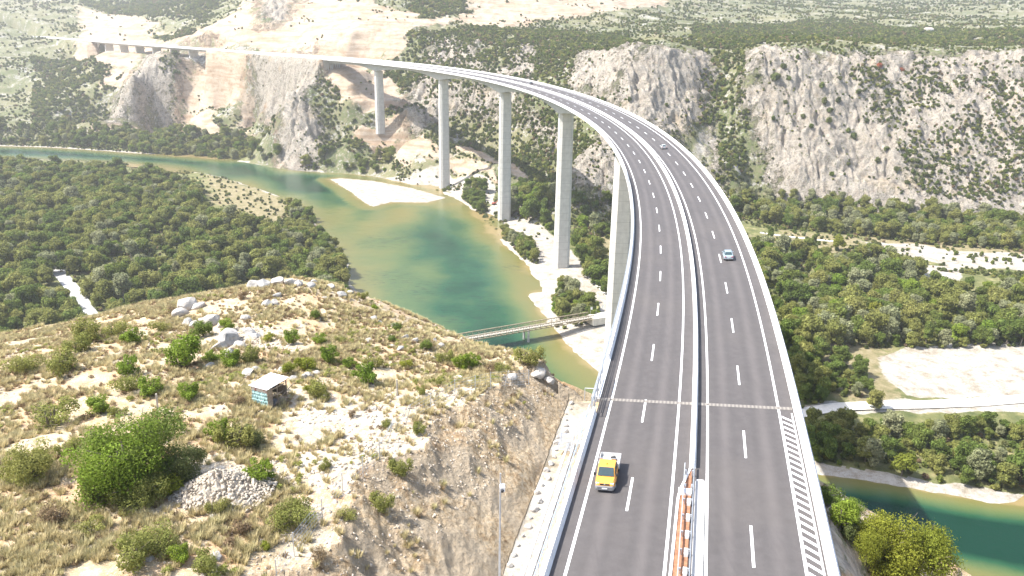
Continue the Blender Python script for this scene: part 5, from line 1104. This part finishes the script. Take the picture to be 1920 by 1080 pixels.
SH = [ # u, v of the foot, width in photo px, kind, label (None = shared)
 (275,900,160,'green','big dark green bush at the lower left, tallest of the clump'),(225,940,150,'bright','broad bright green bush at the lower left in front of the dark one'),(345,905,90,'dark','dark olive bush at the right side of the lower left clump'),(185,935,80,'olive',None),(260,945,90,'olive',None),(310,930,70,'yellow','yellow tinged bush in front of the lower left clump'),
 (445,838,72,'olive','rounded olive bush behind the rubble heap'),(470,835,50,'dark',None),(485,905,62,'bright','upright bright green bush in front of the rubble heap'),(410,830,50,'bright',None),
 (684,722,48,'bright','compact bright green bush on the crest right of the hut'),(338,688,62,'green','green bush below the rock ledge left of the hut'),(352,750,45,'bright',None),(240,705,45,'bright',None),(235,735,55,'dry',None),(190,775,40,'green',None),(222,780,30,'olive',None),
 (450,760,38,'dry',None),(596,745,50,'olive',None),(580,735,26,'yellow',None),(750,890,46,'olive',None),(715,955,50,'olive',None),(545,985,85,'dry',None),(500,1030,24,'yellow',None),(335,1055,42,'bright',None),(290,1035,90,'dry',None),(250,1065,70,'olive',None),(385,1070,60,'olive',None),
 (165,640,60,'olive',None),(215,628,50,'dry',None),(250,645,40,'bright',None),(150,660,50,'olive',None),(120,700,60,'olive',None),(100,800,80,'dry',None),(60,900,90,'olive',None),(40,700,60,'dry',None),(110,980,70,'dry',None),
 (866,692,44,'bright','green yellow bush at the right end of the crest above the truss bridge'),(990,682,60,'olive','olive bush on the crest beside the fence and cut rocks'),(1022,672,46,'bright','bright bush at the right end of the crest near the piers'),(1062,690,26,'bright',None),(835,680,36,'olive',None),(920,702,40,'dry','bare grey brown bush on the crest with thin twigs'),(940,700,36,'olive',None),(1080,668,28,'bright',None),(1112,712,16,'bright',None),(890,690,30,'bright',None),
 (785,812,34,'olive',None),(790,740,24,'olive',None),(820,722,22,'olive',None),(655,970,40,'dry',None),(430,620,28,'green',None),(380,630,36,'green',None),(430,690,45,'bright',None),(395,680,30,'bright',None),(470,680,40,'olive',None),(575,695,45,'yellow',None),(620,680,40,'bright',None),(655,690,30,'bright',None),(540,700,35,'yellow',None),(700,690,40,'olive',None),(760,690,30,'yellow',None),(800,655,22,'green',None),(705,582,14,'green',None),(592,598,18,'green',None),(455,560,30,'dry',None),(550,645,35,'bright',None),(505,640,28,'yellow',None),(600,645,30,'bright',None),(640,640,25,'dry',None),(745,620,18,'green',None),(735,640,15,'green',None),(680,560,22,'olive',None),(300,620,40,'dry',None),(330,590,35,'dry',None),(285,740,50,'bright',None),(130,850,40,'olive',None),(170,1000,50,'dry',None),(460,1000,50,'dry',None),(410,960,40,'olive',None),(600,1050,50,'dry',None),(610,880,26,'olive',None),(660,780,26,'dry',None),(725,800,24,'olive',None),
 # the slope below the right parapet
 (1552,945,45,'green',None),(1572,985,50,'green',None),(1590,1010,40,'dark',None),(1548,925,30,'dry',None)]
ph = hit([(s[0], s[1]) for s in SH], H); KL = dict(bright='small bright green shrub', green='dark green shrub', olive='olive green shrub', yellow='yellow green shrub', dry='dry brownish shrub', dark='dark olive shrub')
for p, (u, v, wpx, kd, lab) in zip(ph, SH):
    d = np.linalg.norm(p-np.array([0, 0, CAM_Z])); s = wpx*d/F_PX/2.4; pr = random.choice(NS[kd]) if wpx < 85 else NSB[kd]
    if d > 260: continue
    right = u > 1500
    e = empty('shrub', p-np.array([0, 0, .1*s]), random.uniform(0, 6.28)); e.scale = (s, s, s*random.uniform(.8, 1.05))
    for nm, me in (('foliage', pr[0]), ('stem', pr[1])): o = bpy.data.objects.new(nm, me); COL.objects.link(o); o.parent = e
    l = lab or (KL[kd]+(' on the rocky slope below the right parapet' if right else ' scattered over the dry near hill'))
    tag(e, l, 'shrub', None if lab else ('%s shrubs' % kd)+(' below the right parapet' if right else ' of the near hill'))
# yellow green trees rising beside the right parapet
for x, y, w, lab in ((1655,1100,100,'large yellow green tree leaning out from the slope at the lower right corner'),(1622,1062,60,'smaller yellow green tree beside the limestone rocks at the lower right'),(1700,1125,110,'yellow green tree at the bottom edge near the lower right corner'),(1590,1000,50,'dark green small tree above the limestone rocks at the lower right')):
    p = hit([(x, y)], H)[0]; d = np.linalg.norm(p-np.array([0, 0, CAM_Z])); s = w*d/F_PX/4.2
    if 'T9' not in globals():
        T9 = []
        for i, m_ in enumerate(('leaf_yellow', 'leaf_bright')):
            c = leaf_cloud('crown', lobes_tree(5, 4.6, 400+i, 26, .1), 17000, .065, M[m_], 410+i, link=False); t = trunk('trunk', 5, .12, M['bark'], 420+i, 2.2, None, 3, 4); COL.objects.unlink(t); T9.append((c.data, t.data, 5))
    place_tree(p, 1 if 'dark' in lab else 0, s, lab, None, 'broadleaf_tree', 'tree', T9)
# ------------------------------------------------------------------ grasses, stones, boulders
def tuft(seed, n, h, w, mat, bw=.018):
    g = np.random.default_rng(seed); a = g.uniform(0, 6.28, n); r = g.uniform(0, w*.35, n); lean = g.uniform(.1, .8, n)*h; hh = h*g.uniform(.5, 1, n); c = np.stack([np.cos(a)*r, np.sin(a)*r, np.zeros(n)], 1)
    t = c+np.stack([np.cos(a)*lean*.7, np.sin(a)*lean*.7, hh], 1); sd = np.stack([-np.sin(a), np.cos(a), a*0], 1)*bw; V = np.stack([c-sd*1.5, c+sd*1.5, t], 1).reshape(-1, 3); o = mesh_np('tuft', V, np.arange(3*n).reshape(-1, 3), M[mat]); COL.objects.unlink(o)
    paint(o.data, 'tint', np.repeat(g.uniform(.2, 1, n), 3)[:, None]*np.ones((1, 3))); return o.data
TU = [tuft(500, 60, .42, .5, 'dry_grass', .022), tuft(501, 90, .55, .8, 'dry_grass', .022), tuft(502, 70, .4, .6, 'dry_grass', .024), tuft(503, 50, .3, .5, 'leaf_brown', .02), shrub('leaf_olive', 504, 160, .055, .45, .7, 3), shrub('leaf_brown', 505, 150, .05, .4, .7, 3)]
def nearfield(n, seed, fn):
    g = np.random.default_rng(seed); r = np.sqrt(g.uniform(38**2, 150**2, n)); a = np.radians(g.uniform(-48, 14, n)); q = np.stack([r*np.sin(a), r*np.cos(a)], 1); mk = masks(q); s, o = nearest(q, -120, 60, 3.)
    onroad = (o > -15.3) & (s < 4); q_, cut = carve(q, Hs(q)); pr = fn(q, mk, cut, g); m = (g.uniform(size=n) < pr) & ~onroad; m &= ~((o > -12) & (s < 40)); q = q[m]; z = H(q); P3 = np.column_stack([q, z]); v = vis(P3, 1.5, 420); return P3[v], g, cut[m][v]
def pg(q, mk, cut, g): cl = fbm(q[:, 0]/5, q[:, 1]/5, 601, 4); return np.clip(.42+1.3*cl, 0.02, 1)*np.where(mk['stony'] > .45, .28, 1)*np.where(cut > .5, .07, 1)
P3, g_, cu_ = nearfield(90000, 9, pg); cl = fbm(P3[:, 0]/9, P3[:, 1]/9, 602, 3); u_ = g_.uniform(size=len(P3)); idx = np.where(u_ < .45, 0, np.where(u_ < .78, 1, np.where(u_ < .87, 3, np.where(u_ < .93, 5, 2)))); idx = np.where((cl > .22) & (u_ > .5), np.where(u_ > .78, 4, 2), idx)
print('GRASS', len(P3)); rr_ = np.hypot(P3[:, 0], P3[:, 1]); idx = np.where((rr_ > 90) & (g_.uniform(size=len(P3)) < .38), 3, idx)
o = instances('dry_grass', P3, g_.uniform(0, 6.28, len(P3)), g_.uniform(.6, 1.5, len(P3)), idx, TU); tag(o, 'straw coloured dry grass and herbs covering the near hill', 'grass')
ST = [stone_mesh(.25, 700+i, .65, 1) for i in range(4)]
for me in ST: me.materials.append(M['stone_white'])
def ps(q, mk, cut, g): cl = fbm(q[:, 0]/4, q[:, 1]/4, 611, 4); return np.clip(.10+.5*cl, .015, 1)*np.where(mk['stony'] > .45, 3.0, .5)+np.where(cut > .5, .55, 0)
P3, g_, cu_ = nearfield(72000, 10, ps); rt = g_.uniform(0, 6.28, (len(P3), 3)); print('STONES', len(P3))
o = instances('loose_stones', P3, rt, g_.uniform(.22, 1., len(P3))**1.6*1.25*np.where(cu_ > .5, .6, 1), g_.integers(0, 4, len(P3)), ST); tag(o, 'loose pale limestone rubble strewn over the near hill', 'stones')
BO = [stone_mesh(1., 720+i, .8, 3) for i in range(6)]
for me in BO: me.materials.append(M['stone'])
BL = [(478,538,26),(495,536,30),(520,532,24),(545,533,22),(560,534,20),(590,530,14),(583,538,20),(350,578,40),(338,590,26),(372,575,22),(352,608,22),(365,612,20),(395,608,36),(385,604,20),(415,612,18),(430,640,44),(412,655,30),(450,650,22),(470,625,26),(480,632,18),(460,598,16),(430,665,26),(395,690,20),(465,702,24),(480,697,20),(530,697,22),(578,704,20),(568,708,14),(593,702,16),(500,572,20),(515,570,16),(520,556,16),(640,555,16),(655,550,14),(620,540,16),(700,600,14),(712,606,12),(740,612,14),(760,635,16),(778,640,14),(750,655,16),(735,650,12),(800,665,14),(812,672,12),(825,650,14),(815,640,12),(690,640,14),(610,560,12),(552,712,16),(280,1050,14),(178,935,14),(400,970,12),(405,1045,18),(240,980,10),(300,820,12),(700,768,12),(730,745,14),(860,712,20),(880,720,16),(1010,702,26),(1040,700,30),(1065,705,28),(1090,712,26),(1030,715,18),(1100,725,18),(960,708,20)]
pb = hit([(a, b_) for a, b_, _ in BL], H)
for p, (u, v, w) in zip(pb, BL):
    d = np.linalg.norm(p-np.array([0, 0, CAM_Z])); s = w*d/F_PX/1.7
    if d > 190: continue
    o = bpy.data.objects.new('boulder', random.choice(BO)); COL.objects.link(o); o.location = p+np.array([0, 0, .15*s]); o.rotation_euler = (random.uniform(-.4, .4), random.uniform(-.4, .4), random.uniform(0, 6.28)); o.scale = (s, s*random.uniform(.6, 1), s*random.uniform(.6, 1.05))
    lab, grp = ('grey jagged limestone boulder among dry grass on the near hill', 'boulders on the near hill') if not (u > 850 and v < 730) else ('pale limestone boulder at the top of the rock cutting near the viaduct end', 'boulders at the top of the cutting')
    tag(o, lab, 'boulder', grp)
# rubble heap
def heap():
    p = hit([(408, 925)], H)[0]; e = empty('rubble_heap', p, .5); tag(e, 'steep heap of broken white limestone rubble beside green bushes at the lower left', 'rubble heap')
    g = np.random.default_rng(3); V = []; Fs = []; n0 = 0; rad = 3.5; hgt = 2.1
    nr, na = 14, 30; base = []
    for i in range(nr+1):
        for j in range(na):
            r = rad*i/nr; a = j*2*math.pi/na; k = hgt*max(0, 1-(i/nr))**1.1; base.append((r*math.cos(a)*1.15, r*math.sin(a), k-.15+.18*g.normal()*(i < nr)))
    Fb = [(i*na+j, (i+1)*na+j, (i+1)*na+(j+1) % na, i*na+(j+1) % na) for i in range(nr) for j in range(na)]
    b = MB(); b.add(base, Fb); b.build('mound', M['stone_white'], e, fixn=True)
    src = []
    for me in ST:
        v = np.empty(len(me.vertices)*3, np.float32); me.vertices.foreach_get('co', v); f = np.array([p_.vertices[:] for p_ in me.polygons]); src.append((v.reshape(-1, 3), f))
    for i in range(2400):
        r = rad*math.sqrt(g.uniform(0, 1.25)); a = g.uniform(0, 6.28); z = hgt*max(0, 1-r/rad)**1.1; v, f = src[g.integers(0, 4)]; s = .16+.75*g.uniform()**2.2; A = Matrix.Rotation(g.uniform(0, 6), 3, Vector(g.normal(size=3)).normalized()); w = v@np.array(A)*s+np.array((r*math.cos(a)*1.15, r*math.sin(a), z)); V.append(w); Fs.append(f+n0); n0 += len(w)
    mesh_np('rubble', np.vstack(V), np.vstack(Fs), M['stone_white'], e)
heap()

# ------------------------------------------------------------------ the air
gz = np.empty(len(ground.data.vertices)*3, np.float32); ground.data.vertices.foreach_get('co', gz); gz = gz.reshape(-1, 3); lo_, hi_ = gz.min(0), gz.max(0)
top = max(float(hi_[2]), CAM_Z+60)+25; bot = min(float(lo_[2]), -9)-1
hz = MB(); hz.box(((lo_[0]+hi_[0])/2, (lo_[1]+hi_[1])/2, (top+bot)/2), (hi_[0]-lo_[0]+40, hi_[1]-lo_[1]+40, top-bot)); ho = hz.build('haze')
hm = bpy.data.materials.new('haze_air'); hm.use_nodes = True; hn = hm.node_tree; hn.nodes.remove(hn.nodes['Principled BSDF']); pv = hn.nodes.new('ShaderNodeVolumePrincipled')
pv.inputs['Color'].default_value = (.98, .975, .96, 1); pv.inputs['Density'].default_value = .00015; pv.inputs['Anisotropy'].default_value = .3; hn.links.new(pv.outputs[0], hn.nodes['Material Output'].inputs['Volume'])
ho.data.materials.append(hm); tag(ho, 'thin pale summer haze over the valley', 'haze', kind='stuff'); hm.cycles.homogeneous_volume = True
